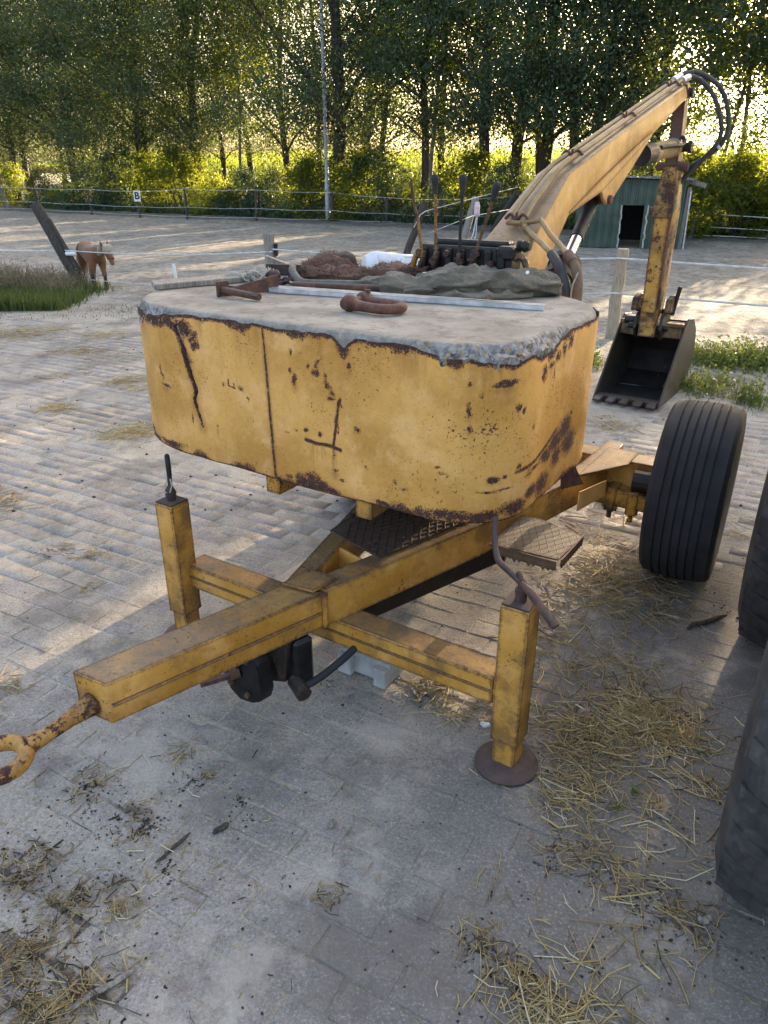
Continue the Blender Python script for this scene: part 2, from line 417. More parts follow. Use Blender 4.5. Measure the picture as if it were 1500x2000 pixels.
m.set(color=c, rough=.95, spec=.2, normal=m.bump(hh, .55, .012)); MT['sand'] = m.m
g_ = ob('sand_ground', me, MT['sand']); tag(g_, kind='structure')

me = mesh_np('ground', [(-500, -300, -.14), (500, -300, -.14), (500, 900, -.14), (-500, 900, -.14)], [(0, 1, 2, 3)])
m = M('field_soil'); c = m.mix(m.step(m.noise(.3, 6, .6, m.pos), .4, .6), (.16, .135, .10), (.11, .12, .06)); m.set(color=c, rough=.95); 
tag(ob('ground', me, m.m), kind='structure')

# ------------------------------------------------------------------ pavement of bricks
BL, BW, BA = .212, .103, R(-29)
m = M('brick_paver'); P = m.pos
t = m.attr('tint')
c = m.mix(m.step(t, .30, .42), (.275, .263, .248), (.30, .274, .24)); c = m.mix(m.step(t, .55, .68), c, (.315, .272, .258)); c = m.mix(m.step(t, .93, .96), c, (.40, .41, .43))
c = m.mix(m.step(m.noise(40, 4, .65, P), .45, .7), c, (.20, .19, .18))
c = m.mix(m.math('MULTIPLY', m.step(m.voro(130, P), .24, .14), m.step(m.noise(45, 3, .6, P), .46, .56)), c, (.62, .61, .58))
c = m.mix(m.step(m.voro(110, m.mapv(P, (1, 1, 1), (.37, .21, 0))), .16, .09), c, (.10, .095, .09))
film = m.step(m.noise(4.2, 7, .75, P), .36, .60)
c = m.mix(m.math('MULTIPLY', film, .80), c, (.41, .36, .288))
c = m.mix(m.math('MULTIPLY', m.step(m.noise(1.6, 7, .75, m.mapv(P, (1, 1, 1), (4, 7, 0))), .52, .64), .6), c, (.165, .150, .135))
c = m.mix(m.math('MULTIPLY', m.step(m.noise(75, 5, .8, P), .54, .66), .7), c, (.13, .12, .11))
c = m.mix(m.math('MULTIPLY', m.step(m.noise(85, 4, .8, m.mapv(P, (1, 1, 1), (9, 2, 0))), .57, .68), .8), c, (.55, .54, .51))
c = m.mix(soiled(m, P), c, (.15, .138, .125))
gr = m.noise(110, 3, .9, P)
c = m.mix(m.step(gr, .36, .50, .6, 0.0), c, (.12, .11, .10))
c = m.mix(m.step(gr, .54, .68, 0.0, .55), c, (.53, .50, .44))
c = mottle(m, P, c)
hh = m.math('ADD', m.noise(60, 5, .7, P), m.math('MULTIPLY', m.noise(110, 3, .9, P), 1.2))
m.set(color=c, rough=.92, spec=.25, normal=m.bump(hh, .5, .006)); MT['brick'] = m.m

slab_bm = B(); ang = math.atan2(EC[1], EC[0])
co = [cd(c, d) for c, d in ((-14, -6), (10, -6), (10, 6.6), (-14, 6.6))]
slab(slab_bm, [(p.x, p.y) for p in co], -.10, -.055)
pav = tag(ob('pavement', slab_bm, MT['sand']), kind='structure')

def brick_bm(rng):
    bm = B(); h = .004
    l, w = BL / 2 - .003 - rng.uniform(0, .003), BW / 2 - .003 - rng.uniform(0, .003)
    j = lambda s: rng.uniform(-s, s); h = .0028
    a = [bm.verts.new((x, y, -.05)) for x, y in ((-l, -w), (l, -w), (l, w), (-l, w))]
    b = [bm.verts.new((x + j(.0015), y + j(.0015), -h + j(.0015))) for x, y in ((-l, -w), (l, -w), (l, w), (-l, w))]
    d = [bm.verts.new((x * .972 + j(.0025), y * .945 + j(.0025), j(.0012))) for x, y in ((-l, -w), (l, -w), (l, w), (-l, w))]
    for q, r_ in ((a, b), (b, d)):
        for i in range(4): bm.faces.new((q[i], q[(i + 1) % 4], r_[(i + 1) % 4], r_[i]))
    bm.faces.new(d); return bm
brick_me = []
for k in range(24):
    bm = brick_bm(random); me = bpy.data.meshes.new('brick'); bm.to_mesh(me); bm.free()
    attr(me, 'tint', np.full(len(me.vertices), [.1, .2, .36, .45, .5, .6, .7, .75, .8, .85, .4, .97][k % 12])); me.materials.append(MT['brick']); brick_me.append(me)

ca, sa = math.cos(BA), math.sin(BA)
spots = []
for j in range(-110, 130):
    for i in range(-60, 60):
        u, v = (i + (.5 if j % 2 else 0)) * BL, j * BW
        v += .010 * math.sin(u * 2.1 + j) * .4
        x, y = u * ca - v * sa, u * sa + v * ca + 3
        if y < -1.2 or y > 12.5 or abs(x - .1 * y) > 3.0 + .78 * max(y, 0): continue
        spots.append((x, y))
spots = np.array(spots); keep = pave_d(spots[:, 0], spots[:, 1]) > .15; spots = spots[keep]
px = 750 + FPX * spots[:, 0] / (spots[:, 1] * math.cos(PITCH) + CAM_H * math.sin(PITCH))
inv = (spots[:, 1] > .72) & (px > -20) & (px < 1520)
order = np.argsort(np.where(inv, np.hypot(spots[:, 0], spots[:, 1]), 1e6 + spots[:, 1]))
VV, FF, TT, base = [], [], [], 0
near_dirt = lambda x, y: 0
for n, k in enumerate(order):
    x, y = spots[k]
    tone = vnoise(x * .5, y * .5, 9)                       # away from the machine the pavers get redder
    red = y > 3.2 or random.random() < .35
    kk = random.choice([0, 1, 5, 6, 7, 8, 9, 6, 7, 3]) if red else random.choice([2, 3, 4, 10, 2, 3, 10, 5])
    if random.random() < .012: kk = 11
    kk += 12 * (random.random() < .5)
    rot = Euler((random.gauss(0, .004), random.gauss(0, .003), BA + random.gauss(0, .018) + (math.pi if random.random() < .5 else 0)))
    loc = (x + random.gauss(0, .001), y + random.gauss(0, .001), random.gauss(0, .0009))
    if n < 300:
        o = bpy.data.objects.new('brick', brick_me[kk]); COL.objects.link(o); o.parent = pav; o.location = loc; o.rotation_euler = rot
    else:
        me = brick_me[kk]; v = np.empty(len(me.vertices) * 3, np.float32); me.vertices.foreach_get('co', v); v = v.reshape(-1, 3)
        mt = np.array(rot.to_matrix()); VV.append(v @ mt.T + np.array(loc))
        if base == 0: fb = np.array([list(p.vertices) for p in me.polygons])
        FF.append(fb + base); TT.append(np.full(len(v), me.attributes['tint'].data[0].value)); base += len(v)
far = ob('far_bricks', mesh_np('far_bricks', np.concatenate(VV), np.concatenate(FF), np.concatenate(TT)), MT['brick'], pav); tag(far, kind='stuff')

# ------------------------------------------------------------------ leaves and trees
MT['oak_leaf'] = leafmat('oak_leaf', (.028, .052, .034), (.052, .090, .050), (.22, .28, .025), .24)
MT['light_leaf'] = leafmat('light_leaf', (.030, .050, .014), (.065, .10, .022), (.36, .40, .03), .55)
MT['corn_leaf'] = leafmat('corn_leaf', (.045, .075, .02), (.085, .12, .03), (.32, .38, .05), .5)
MT['grass'] = leafmat('grass_blade', (.045, .075, .02), (.11, .14, .04), (.22, .28, .05), .35)
MT['dry_grass'] = leafmat('dry_grass', (.14, .12, .075), (.24, .20, .12), (.25, .2, .1), .25)
MT['weed'] = leafmat('weed_leaf', (.05, .085, .02), (.10, .14, .035), (.28, .33, .06), .4)

def leaf_quads(C, size, tint, rng, up=.25, asp=.62):
    """one folded diamond leaf at every centre"""
    n = len(C)
    d = rng.normal(size=(n, 3)); d[:, 2] -= .25; d /= np.linalg.norm(d, axis=1)[:, None]
    nn = rng.normal(size=(n, 3)); nn[:, 2] += up * 4; s = np.cross(d, nn); s /= np.linalg.norm(s, axis=1)[:, None] + 1e-9
    L = (size * rng.uniform(.7, 1.3, n))[:, None]; W = L * asp * .5
    V = np.stack([C, C + d * L * .45 + s * W, C + d * L, C + d * L * .45 - s * W], 1).reshape(-1, 3)
    F = np.arange(4 * n).reshape(-1, 4)
    return V, F, np.repeat(tint, 4)

def crown(rng, H, z0, rad, nclump, per, size, clump_r, flat=1.0, skew=(0, 0)):
    """clumps of leaves spread through an uneven crown volume; returns leaf arrays and clump centres"""
    cs = []
    ph = rng.uniform(0, 6.28, 4)
    while len(cs) < nclump:
        t = rng.uniform(0, 1); z = z0 + (H - z0) * t
        a = rng.uniform(0, 2 * np.pi)
        env = rad * (0.55 + .75 * np.sin(np.pi * min(1, .18 + t * .86)) ** .8) * (1 + .22 * np.sin(3 * a + ph[0] + 4 * t) + .16 * np.sin(5 * a + ph[1] - 7 * t))
        r = env * np.sqrt(rng.uniform(.05, 1))
        cs.append((np.cos(a) * r + skew[0] * t, np.sin(a) * r * flat + skew[1] * t, z + rng.normal() * .2))
    cs = np.array(cs)
    rr = clump_r * rng.uniform(.55, 1.35, nclump)
    C = np.repeat(cs, per, 0) + rng.normal(size=(nclump * per, 3)) * np.repeat(rr, per)[:, None] * np.array([.55, .55, .36])
    tint = np.clip(np.repeat(rng.uniform(.1, .9, nclump), per) + rng.normal(size=nclump * per) * .15, 0, 1)
    return leaf_quads(C, size, tint, rng), cs

def trunk_bm(rng, H, r, z0, cs, limbs=12, lean=(0, 0), fork=False):
    bm = B()
    base = [Vector((0, 0, -.15)), Vector((0, 0, .25))]
    def ax(z): t = z / H; return Vector((lean[0] * t + .12 * math.sin(z * .9 + lean[1]), lean[1] * t + .12 * math.cos(z * .7), z))
    pts = [Vector((*ax(0).xy, -.15)), ax(.3)] + [ax(H * k / 9) for k in range(1, 9)]
    tube(bm, pts, [r * 1.35, r * 1.08] + [r * (1 - .095 * k) for k in range(1, 9)], 9)
    for c in cs[:limbs]:
        c = Vector(c); s = ax(min(H * .85, max(z0 * .8, c.z * rng.uniform(.45, .75))))
        mid = (s + c) / 2 + Vector((rng.normal() * .2, rng.normal() * .2, .15 + rng.random() * .3))
        r0 = r * rng.uniform(.18, .4) * (1 - .5 * s.z / H)
        tube(bm, curve([s, mid, c], 6), [r0 * (1 - .13 * i) for i in range(7)], 5)
        for q in range(3):
            e = c + Vector(rng.normal(size=3) * .6); tube(bm, [(c + mid) / 2, e], [r0 * .35, r0 * .12], 4)
    return bm

def make_tree_meshes(seed, H, r, z0, rad, ncl, per, size, clump_r, mat, bark, limbs=14, lean=(0, 0)):
    rng = np.random.default_rng(seed)
    (V, F, T), cs = crown(rng, H, z0, rad, ncl, per, size, clump_r, skew=lean)
    cme = mesh_np('crown', V, F, T); cme.materials.append(MT[mat])
    bm = trunk_bm(rng, H, r, z0, cs, limbs, lean); tme = bpy.data.meshes.new('trunk'); bm.to_mesh(tme); bm.free(); tme.materials.append(MT[bark]); tme.shade_smooth()
    return tme, cme

KIND = {
 'oak_a': make_tree_meshes(1, 12.5, .25, 3.1, 3.2, 72, 540, .095, 1.18, 'oak_leaf', 'bark'),
 'oak_b': make_tree_meshes(2, 12.0, .19, 3.0, 3.0, 66, 540, .092, 1.15, 'oak_leaf', 'bark'),
 'oak_c': make_tree_meshes(3, 13.0, .17, 3.2, 3.1, 70, 540, .095, 1.18, 'oak_leaf', 'bark', lean=(.5, .1)),
 'oak_d': make_tree_meshes(4, 11.5, .15, 2.5, 2.9, 64, 540, .092, 1.15, 'oak_leaf', 'bark', lean=(-.5, 0)),
 'low_a': make_tree_meshes(5, 9.5, .12, 1.4, 2.3, 90, 480, .09, 1.0, 'oak_leaf', 'bark'),
 'thin_a': make_tree_meshes(6, 9.5, .085, 4.3, 1.5, 110, 90, .12, .7, 'light_leaf', 'bark_pale', 8, (.4, 0)),
 'thin_b': make_tree_meshes(8, 9.0, .07, 4.2, 1.3, 80, 90, .12, .7, 'light_leaf', 'bark_pale', 8, (-.3, .1)),
}
def along(px, D):
    k = (px - 750) / 1586.0; Y = D / (ED[1] + ED[0] * k); return Vector((k * Y, Y, .06))
def tree(kind, p, rz, s, label, group=None):
    t = empty('tree', p, rz, label, 'tree', group); t.scale = (s, s, s)
    for n, me in zip(('trunk', 'crown'), KIND[kind]): ob(n, me, None, t)
    return t
TREES = [
 ('low_a', -60, 25.2, 1.15, 'dense tree at the left edge with foliage down to the fence'),
 ('oak_b', 55, 26.2, 1.0, 'dark oak behind the leaning sapling at far left'),
 ('low_a', 165, 26.0, 1.0, 'low branching tree behind the fence above the pony'),
 ('oak_d', 275, 25.6, 1.0, 'tree with hanging branches left of the gap over the corn'),
 ('oak_a', 389, 25.6, .95, 'stout tree whose trunk stands in the sunlit shrubs left of the lamp post'),
 ('oak_c', 432, 26.6, .8, 'slanting slim tree close to the right of the stout trunk'),
 ('thin_a', 478, 25.8, 1.0, 'thin bent tree in the bright gap left of the lamp post'),
 ('oak_b', 560, 27.0, .95, 'tree filling the space just left of the lamp post'),
 ('oak_a', 662, 24.7, 1.15, 'thick straight oak trunk directly right of the lamp post'),
 ('oak_d', 745, 26.6, .95, 'tree behind the broken control lever'),
 ('oak_c', 822, 25.6, 1.0, 'straight tree with bare stem behind the control levers'),
 ('thin_a', 848, 25.2, 1.05, 'slim tree leaning right beside the bare stem behind the levers'),
 ('oak_b', 945, 25.4, 1.1, 'dark tree behind the right control lever'),
 ('oak_a', 1060, 26.4, 1.0, 'broad dark oak behind the knee of the yellow boom'),
 ('oak_a', 1012, 27.2, 1.0, 'oak standing in the second row right of the control levers'),
 ('oak_b', 1112, 27.0, 1.05, 'oak in the second row behind the knee of the boom'),
 ('oak_c', 1212, 27.4, 1.0, 'oak in the second row above the green shed'),
 ('oak_d', 1160, 25.4, 1.05, 'dark oak behind the middle of the yellow boom'),
 ('oak_c', 1262, 26.8, 1.05, 'leaning tree behind the upper end of the boom'),
 ('thin_b', 1412, 25.4, 1.0, 'left thin stem of the pair in front of the corn on the right'),
 ('thin_a', 1437, 25.7, .95, 'right thin stem of the pair in front of the corn on the right'),
 ('oak_b', 1540, 24.0, 1.05, 'dark oak at the right edge overhanging the thin stems'),
]
for i, (k, px, D, s, lab) in enumerate(TREES): tree(k, along(px, D), i * 2.4 + .7, s, lab)
for i, (c, D, k, s) in enumerate(((2.75, 24.6, 'low_a', 1.0), (5.4, 25.2, 'low_a', 1.05), (3.7, 27.0, 'oak_a', 1.0), (9.0, 24.8, 'oak_b', 1.0), (13.0, 25.4, 'oak_a', .95), (-2.6, 25.2, 'low_a', .85), (17, 25, 'oak_c', 1.0), (-.5, 25.4, 'oak_b', 1.72))):  # out-of-view trees added to block the low sun, leaving a gap by the wheel
    p = cd(c, D); p.z = .05
    tree(k, p, i * 1.9, s, 'oak in the row beyond the right side of the paddock', 'oaks further along the row')
# a second, deeper row closes the canopy
rt_ = random.Random(11)
for i in range(11):
    c = -43 + i * 3.5 + rt_.uniform(-.7, .7)
    p = cd(c, 28.2 + rt_.uniform(-.5, .5)); p.z = .05
    tree(('oak_b', 'oak_d', 'oak_c', 'oak_a')[i % 4], p, i * 1.3, rt_.uniform(.9, 1.08), 'oak in the back row of trees along the corn field', 'oaks in the back row')
for i in range(4):
    p = cd(-45 + i * 5.0, 25.6); p.z = .05
    tree(('oak_a', 'oak_c')[i % 2], p, i * 2.1, 1.05, 'oak of the front row where it recedes at the left', 'oaks receding at the left')

# ------------------------------------------------------------------ undergrowth
def bush_me(seed, h, r, ncl, per, mat, size=.10):
    rng = np.random.default_rng(seed)
    cs = []
    for i in range(ncl):
        a = rng.uniform(0, 6.28); z = h * rng.uniform(.03, 1) ; q = r * np.sqrt(max(.02, 1 - (z / h) ** 2.2)) * np.sqrt(rng.uniform(.1, 1)) * (1 + .25 * np.sin(3 * a + seed))
        cs.append((np.cos(a) * q, np.sin(a) * q, z))
    cs = np.array(cs)
    C = np.repeat(cs, per, 0) + rng.normal(size=(ncl * per, 3)) * np.array([.2, .2, .15]); C[:, 2] = np.abs(C[:, 2]) + .02
    T = np.clip(np.repeat(rng.uniform(.1, .9, ncl), per) + rng.normal(size=ncl * per) * .15, 0, 1)
    me = mesh_np('foliage', *leaf_quads(C, size, T, rng)[:2], np.repeat(T, 4)); me.materials.append(MT[mat])
    bm = B()
    for i in range(7):
        e = Vector(cs[i]); tube(bm, [(e.x * .1, e.y * .1, -.05), e * .5 + Vector((0, 0, .1)), e], [.022, .016, .006], 5)
    sme = bpy.data.meshes.new('stem'); bm.to_mesh(sme); bm.free(); sme.materials.append(MT['bark'])
    return me, sme
BUSH = [bush_me(21, 1.9, 1.35, 70, 90, 'oak_leaf'), bush_me(22, 2.3, 1.2, 75, 90, 'light_leaf'), bush_me(23, 1.5, 1.5, 60, 90, 'light_leaf'), bush_me(24, 2.7, 1.25, 85, 90, 'oak_leaf')]
def bush(k, p, rz, s, label, group=None):
    t = empty('bush', p, rz, label, 'bush', group); t.scale = (s,) * 3
    ob('foliage', BUSH[k][0], None, t); ob('stem', BUSH[k][1], None, t); return t
rb = random.Random(5)
for i, (px, D, k, s, lab) in enumerate((
 (285, 23.9, 1, 1.0, 'sunlit yellow green shrub behind the letter sign'), (345, 24.2, 1, 1.1, 'bright shrub left of the stout trunk'),
 (235, 24.4, 3, .95, 'dark shrub behind the fence left of the letter sign'), (180, 23.9, 0, 1.0, 'shrub behind the fence post above the pony'),
 (420, 23.8, 2, .9, 'low sunlit shrub right of the stout trunk'), (480, 24.0, 0, .85, 'low dark shrub behind the slanted fence post'),
 (700, 23.9, 1, .95, 'loose shrub right of the thick oak trunk'), (745, 24.2, 3, .9, 'dark shrub behind the broken lever'),
 (1400, 23.4, 2, 1.15, 'sunlit shrub right of the green shed'), (1460, 23.0, 1, .85, 'yellow green shrub under the thin pair of stems'), (1350, 23.6, 1, .9, 'sunlit shrub behind the green shed roof corner'))):
    bush(k, along(px, D), rb.uniform(0, 6), s, lab)
for i, px in enumerate((-40, 20, 75, 125, 540, 600, 625, 800, 860, 920, 985, 1045, 1110, 1170, 1240, 1300, 1520, 1570)):
    bush((0, 1, 3, 2)[i % 4], along(px, 23.9 + (i * 7 % 5) * .2), rb.uniform(0, 6), rb.uniform(.62, .95), 'dark bush in the undergrowth behind the far fence', 'bushes of the undergrowth')
for i in range(4):
    p = cd(3.5 + i * 3.3, 24); p.z = 0; bush((2, 0)[i % 2], p, i, .85, 'bush in the undergrowth beyond the right side of the paddock', 'bushes beyond the right side')

# low green cover and dead twigs along the foot of the bushes
rng = np.random.default_rng(31)
n = 26000; cc = rng.uniform(-36, 12, n); D = 23.0 + np.abs(rng.normal(size=n)) * .6
C = np.stack([EC[0] * cc + ED[0] * D, EC[1] * cc + ED[1] * D, np.abs(rng.normal(size=n)) * .22 + .08], -1)
tag(ob('ground_cover', mesh_np('ground_cover', *leaf_quads(C, .11, np.zeros(n), rng)[:2], np.repeat(rng.uniform(0, .8, n), 4)), MT['oak_leaf']), kind='stuff')

# ------------------------------------------------------------------ corn field
def corn(rng, pts):
    V, F, T, b = [], [], [], 0
    for (x, y) in pts:
        h = rng.uniform(2.0, 2.45)
        t0 = rng.uniform(.2, .8)
        for k in range(9):
            a = rng.uniform(0, 6.28); z = h * (.12 + .09 * k); L = rng.uniform(.55, .85); w = .045
            d = np.array([math.cos(a), math.sin(a), 0]); s = np.array([-math.sin(a), math.cos(a), 0]) * w
            o = np.array([x, y, z])
            prof = [(0, 0, .6), (.35, .30, 1), (.75, .30, .8), (1.0, .02, .1)]
            for u, dz, ww in prof: V += [o + d * L * u + (0, 0, dz * L) - s * ww, o + d * L * u + (0, 0, dz * L) + s * ww]
            F += [(b + 2 * q, b + 2 * q + 1, b + 2 * q + 3, b + 2 * q + 2) for q in range(3)]; T += [t0] * 8; b += 8
        for a in (0, 1.57):
            s = np.array([math.cos(a), math.sin(a), 0]) * .014; o = np.array([x, y, 0])
            V += [o - s, o + s, o + s * .7 + (0, 0, h), o - s * .7 + (0, 0, h)]; F.append((b, b + 1, b + 2, b + 3)); T += [.5] * 4; b += 4
        for q in range(5):                                  # tassel
            e = np.array([rng.normal() * .10, rng.normal() * .10, .28]); o = np.array([x, y, h]); s = np.array([.012, .008, 0])
            V += [o - s, o + s, o + e + s, o + e - s]; F.append((b, b + 1, b + 2, b + 3)); T += [1.0] * 4; b += 4
    return mesh_np('corn_plants', V, F, T)
rng = np.random.default_rng(12); pts = []
for r_ in range(11):
    for c in np.arange(-42, 14, .26 + .02 * r_):
        q = cd(c + rng.normal() * .04, 30.6 + r_ * .75 + rng.normal() * .06); pts.append((q.x, q.y))
tag(ob('corn_plants', corn(rng, pts), MT['corn_leaf']), kind='stuff')
# the rest of the field as its closed leafy top
u = np.linspace(-60, 60, 200); w = 38.5 + np.linspace(0, 1, 150) ** 2 * 260
Ug, Wg = np.meshgrid(u, w, indexing='ij'); Ug = Ug * (1 + (Wg - 38) / 60)
Z = 1.9 + fbm(Ug * 1.1, Wg * 1.1, 2, 4) * .75
me = mesh_np('corn_field', np.stack([EC[0] * Ug + ED[0] * Wg, EC[1] * Ug + ED[1] * Wg, Z], -1).reshape(-1, 3), grid_faces(200, 150), np.clip(fbm(Ug * 3, Wg * 3).ravel(), 0, 1))
tag(ob('corn_field', me, MT['corn_leaf']), kind='stuff')

# ------------------------------------------------------------------ green shed
MT['shed_green'] = simple('green_sheet_metal', (.043, .068, .046), .55, .1, .3, 3, .05)
MT['roof_sheet'] = simple('grey_roof_sheet', (.20, .20, .19), .6, .2, .3, 6, .2)
MT['edge_white'] = simple('torn_insulation', (.40, .38, .33), .9, 0, .3, 30)
MT['shed_in'] = simple('dark_shed_lining', (.02, .019, .017), .9, 0, .3)
sA, sB = gp(1118, 484), gp(1322, 489); sA.z = sB.z = 0.03
sv = sB - sA; sw = sv.length; srz = math.atan2(sv.y, sv.x)
shed = empty('shed', sA, srz, 'low green corrugated metal pony shed with dark doorway', 'shed')
dx0, dx1, dh = (gp(1207, 485) - sA).dot(sv) / sw, (gp(1250, 483) - sA).dot(sv) / sw, .95
SH0, SH1, SDP = 1.56, 1.46, 2.0
nP = 14; pw = sw / nP
for i in range(nP):                                        # one trapezoid rib and its flat per panel
    x0 = i * pw; mid = x0 + pw / 2
    zb = dh if dx0 - .03 < mid < dx1 + .03 else 0.0
    bm = B(); rb_ = .03
    pr = [(0, 0), (pw - .055, 0), (pw - .042, -rb_), (pw - .014, -rb_), (pw - .001, 0), (pw - .001, .004), (0, .004)]
    zt = SH0 + (SH1 - SH0) * i / nP
    prism(bm, [(x0 + a, b, zb) for a, b in pr], [(x0 + a, b, zt) for a, b in pr]); ob('panel', bm, MT['shed_green'], shed)
bm = B(); 
for x, s in ((dx0 - .03, 1), (dx1 + .03, -1)):
    z = [0.0]
    for k in range(9): box(bm, (x + s * .012 * math.sin(k * 2.3), -.012, dh * (k + .5) / 9), (.035 + .012 * math.sin(k * 3.1), .02, dh / 9 + .002))
ob('door_trim', bm, MT['edge_white'], shed)
bm = B()
for i in range(9): box(bm, (sw - .02, .1 + i * SDP / 9, SH1 / 2 - .02), (.03, SDP / 9 - .006, SH1 - .1))
ob('side_wall', bm, MT['shed_green'], shed)
bm = B(); box(bm, (.02, SDP / 2, SH0 / 2), (.03, SDP, SH0 - .06)); box(bm, (sw / 2, SDP, SH0 / 2), (sw, .03, SH0 - .06)); ob('back_wall', bm, MT['shed_in'], shed)
bm = B()
for i in range(17):
    x = -.12 + i * (sw + .34) / 17
    box(bm, (x + .06, SDP / 2, SH0 + .03 - .1 * i / 17), (.13, SDP + .3, .012)); box(bm, (x + .10, SDP / 2, SH0 + .05 - .1 * i / 17), (.05, SDP + .3, .034), bev=.01)
ob('roof', bm, MT['roof_sheet'], shed)
bm = B(); box(bm, (sw + .06, .12, .66), (.10, .10, 1.36), Euler((0, .03, 0)), bev=.012); box(bm, (sw + .2, .3, SH1 - .03), (.5, .09, .10), Euler((0, .25, 0))); ob('corner_post', bm, MT['wood_grey'], shed)
bm = B(); cyl(bm, (sw + .13, .02, 0), (sw + .11, .02, 1.25), .018, n=8); ob('downpipe', bm, MT['galv'], shed)

# ------------------------------------------------------------------ lamp post
p = gp(641, 436); lp = empty('lamp_post', p, 0, 'tall pale grey lamp post standing at the far fence', 'lamp post')
bm = B(); tube(bm, [(0, 0, -.1), (0, 0, 1.4), (.0, 0, 1.42), (-.02, 0, 9.0)], [.085, .085, .068, .045], 14); ob('pole', bm, simple('galvanised_pole', (.30, .31, .32), .6, .3, .15, 4), lp, 40)
bm = B(); tube(bm, curve([(-.02, 0, 9), (-.05, -.2, 9.4), (-.05, -.9, 9.6)], 10), .03, 8); ob('arm', bm, MT['galv'], lp, 40)
bm = B(); box(bm, (-.05, -1.15, 9.6), (.2, .6, .12), bev=.03); ob('lantern', bm, MT['white_plastic'], lp)
bm = B(); cyl(bm, (0, 0, .0), (0, 0, .06), .11, n=14); ob('base_collar', bm, MT['black_steel'], lp)

# ------------------------------------------------------------------ far electric fence
MT['tape'] = simple('white_fence_tape', (.55, .55, .53), .7, 0, .2)
MT['fence_post'] = wood('grey_fence_post', (.10, .09, .08), (.22, .19, .165))
FP = [(-90, 410, 358, .03), (76, 415, 366, .0), (180, 421, 368, .0), (274, 426, 372, .005), (366, 431, 367, .01), (500, 434, 369, .07), (648, 437, 374, .04), (755, 440, 384, .0), (860, 444, 388, 0), (966, 449, 382, .3)]
fence = empty('electric_fence', gp(366, 431), 0, 'far fence of grey posts with three white tapes along the undergrowth', 'fence')
fo = Vector(fence.location)
tops = []
for k, (x, yb, yt, lean) in enumerate(FP):
    b = gp(x, yb); h = CAM_H - (CAM_H / (math.hypot(b.x, b.y))) * 0  # height from the sight line to the top
    a_, b_ = (x - 750) / FPX, (1000 - yt) / FPX
    Y = b.y; t = Y / (math.cos(PITCH) + b_ * math.sin(PITCH)); zt = CAM_H + t * (-math.sin(PITCH) + b_ * math.cos(PITCH))
    b = b - fo; bm = B(); top = b + Vector((lean * 1.2, 0, zt))
    cyl(bm, b - Vector((0, 0, .1)), top, .055, .05, 8); ob('post', bm, MT['wood_dark'], fence, 40); tops.append((b, top))
for f in (.97, .42, .14):
    bm = B()
    for (b0, t0), (b1, t1) in zip(tops, tops[1:]):
        p0, p1 = b0.lerp(t0, f), b1.lerp(t1, f); mid = (p0 + p1) / 2 - Vector((0, 0, .03)); o = Vector((0, -.06, 0))
        tube(bm, [p0 + o, mid + o, p1 + o], .007, 4, False)
    ob('tape', bm, MT['tape'], fence)
b, t = tops[3]
sg = empty('letter_sign', fo + b.lerp(t, .90) + Vector((0, -.075, 0)), 0, 'small white riding arena sign with the letter B', 'sign')
bm = B(); box(bm, (0, 0, -.10), (.26, .012, .40), bev=.004); ob('plate', bm, MT['white_plastic'], sg)
fc = bpy.data.curves.new('letter', 'FONT'); fc.body = 'B'; fc.size = .36; fc.align_x = 'CENTER'; fc.align_y = 'CENTER'; fc.extrude = .003; fc.offset = .012
fo_ = bpy.data.objects.new('letter', fc); COL.objects.link(fo_)
lm_ = bpy.data.meshes.new_from_object(fo_); bpy.data.objects.remove(fo_)
fo_ = ob('letter', lm_, simple('black_print', (.015, .015, .02), .6), sg, loc=(0, -.010, -.10)); fo_.rotation_euler = (R(90), 0, 0)

# fence with thin cords on the right
RF = [(1346, 470, 413, .12), (1420, 472, 419, .02), (1500, 476, 424, 0), (1600, 482, 430, 0)]
rf = empty('cord_fence', gp(1346, 470), 0, 'fence of three thin cords at the right of the green shed', 'fence'); ro = Vector(rf.location); tops = []
for k, (x, yb, yt, lean) in enumerate(RF):
    b = gp(x, yb); b_ = (1000 - yt) / FPX; t = b.y / (math.cos(PITCH) + b_ * math.sin(PITCH)); zt = CAM_H + t * (-math.sin(PITCH) + b_ * math.cos(PITCH))
    b = b - ro; top = b + Vector((lean, 0, zt)); tops.append((b, top))
    if k == 1: continue
    bm = B(); cyl(bm, b - Vector((0, 0, .1)), top, .06, .05, 8); ob('post', bm, MT['wood_grey'], rf, 40)
for f in (.96, .5, .2):
    bm = B()
    for (b0, t0), (b1, t1) in zip(tops, tops[1:]): tube(bm, [b0.lerp(t0, f) + Vector((.06, -.05, 0)), b1.lerp(t1, f) + Vector((.06, -.05, 0))], .011, 4, False)
    ob('cord', bm, MT['tape'], rf)

# leaning sapling at the left edge
p = gp(8, 412); t = empty('leaning_trunk', p, 0, 'bare pale trunk leaning left at the left edge behind the fence', 'dead tree')
bm = B(); tube(bm, [(.3, 0, -.1), (.05, 0, .9), (-.25, 0, 2.1)], [.10, .08, .06], 8); ob('trunk', bm, MT['bark_pale'], t, 40)
bm = B()
for i in range(9):
    a = random.uniform(-1, 1); tube(bm, [(.05, 0, .9 + i * .1), (.05 + a * .5, -.1, 1.0 + i * .08), (.1 + a * 1.1, -.1, .4 + random.random())], [.012, .008, .004], 4)
ob('twigs', bm, MT['bark_pale'], t)

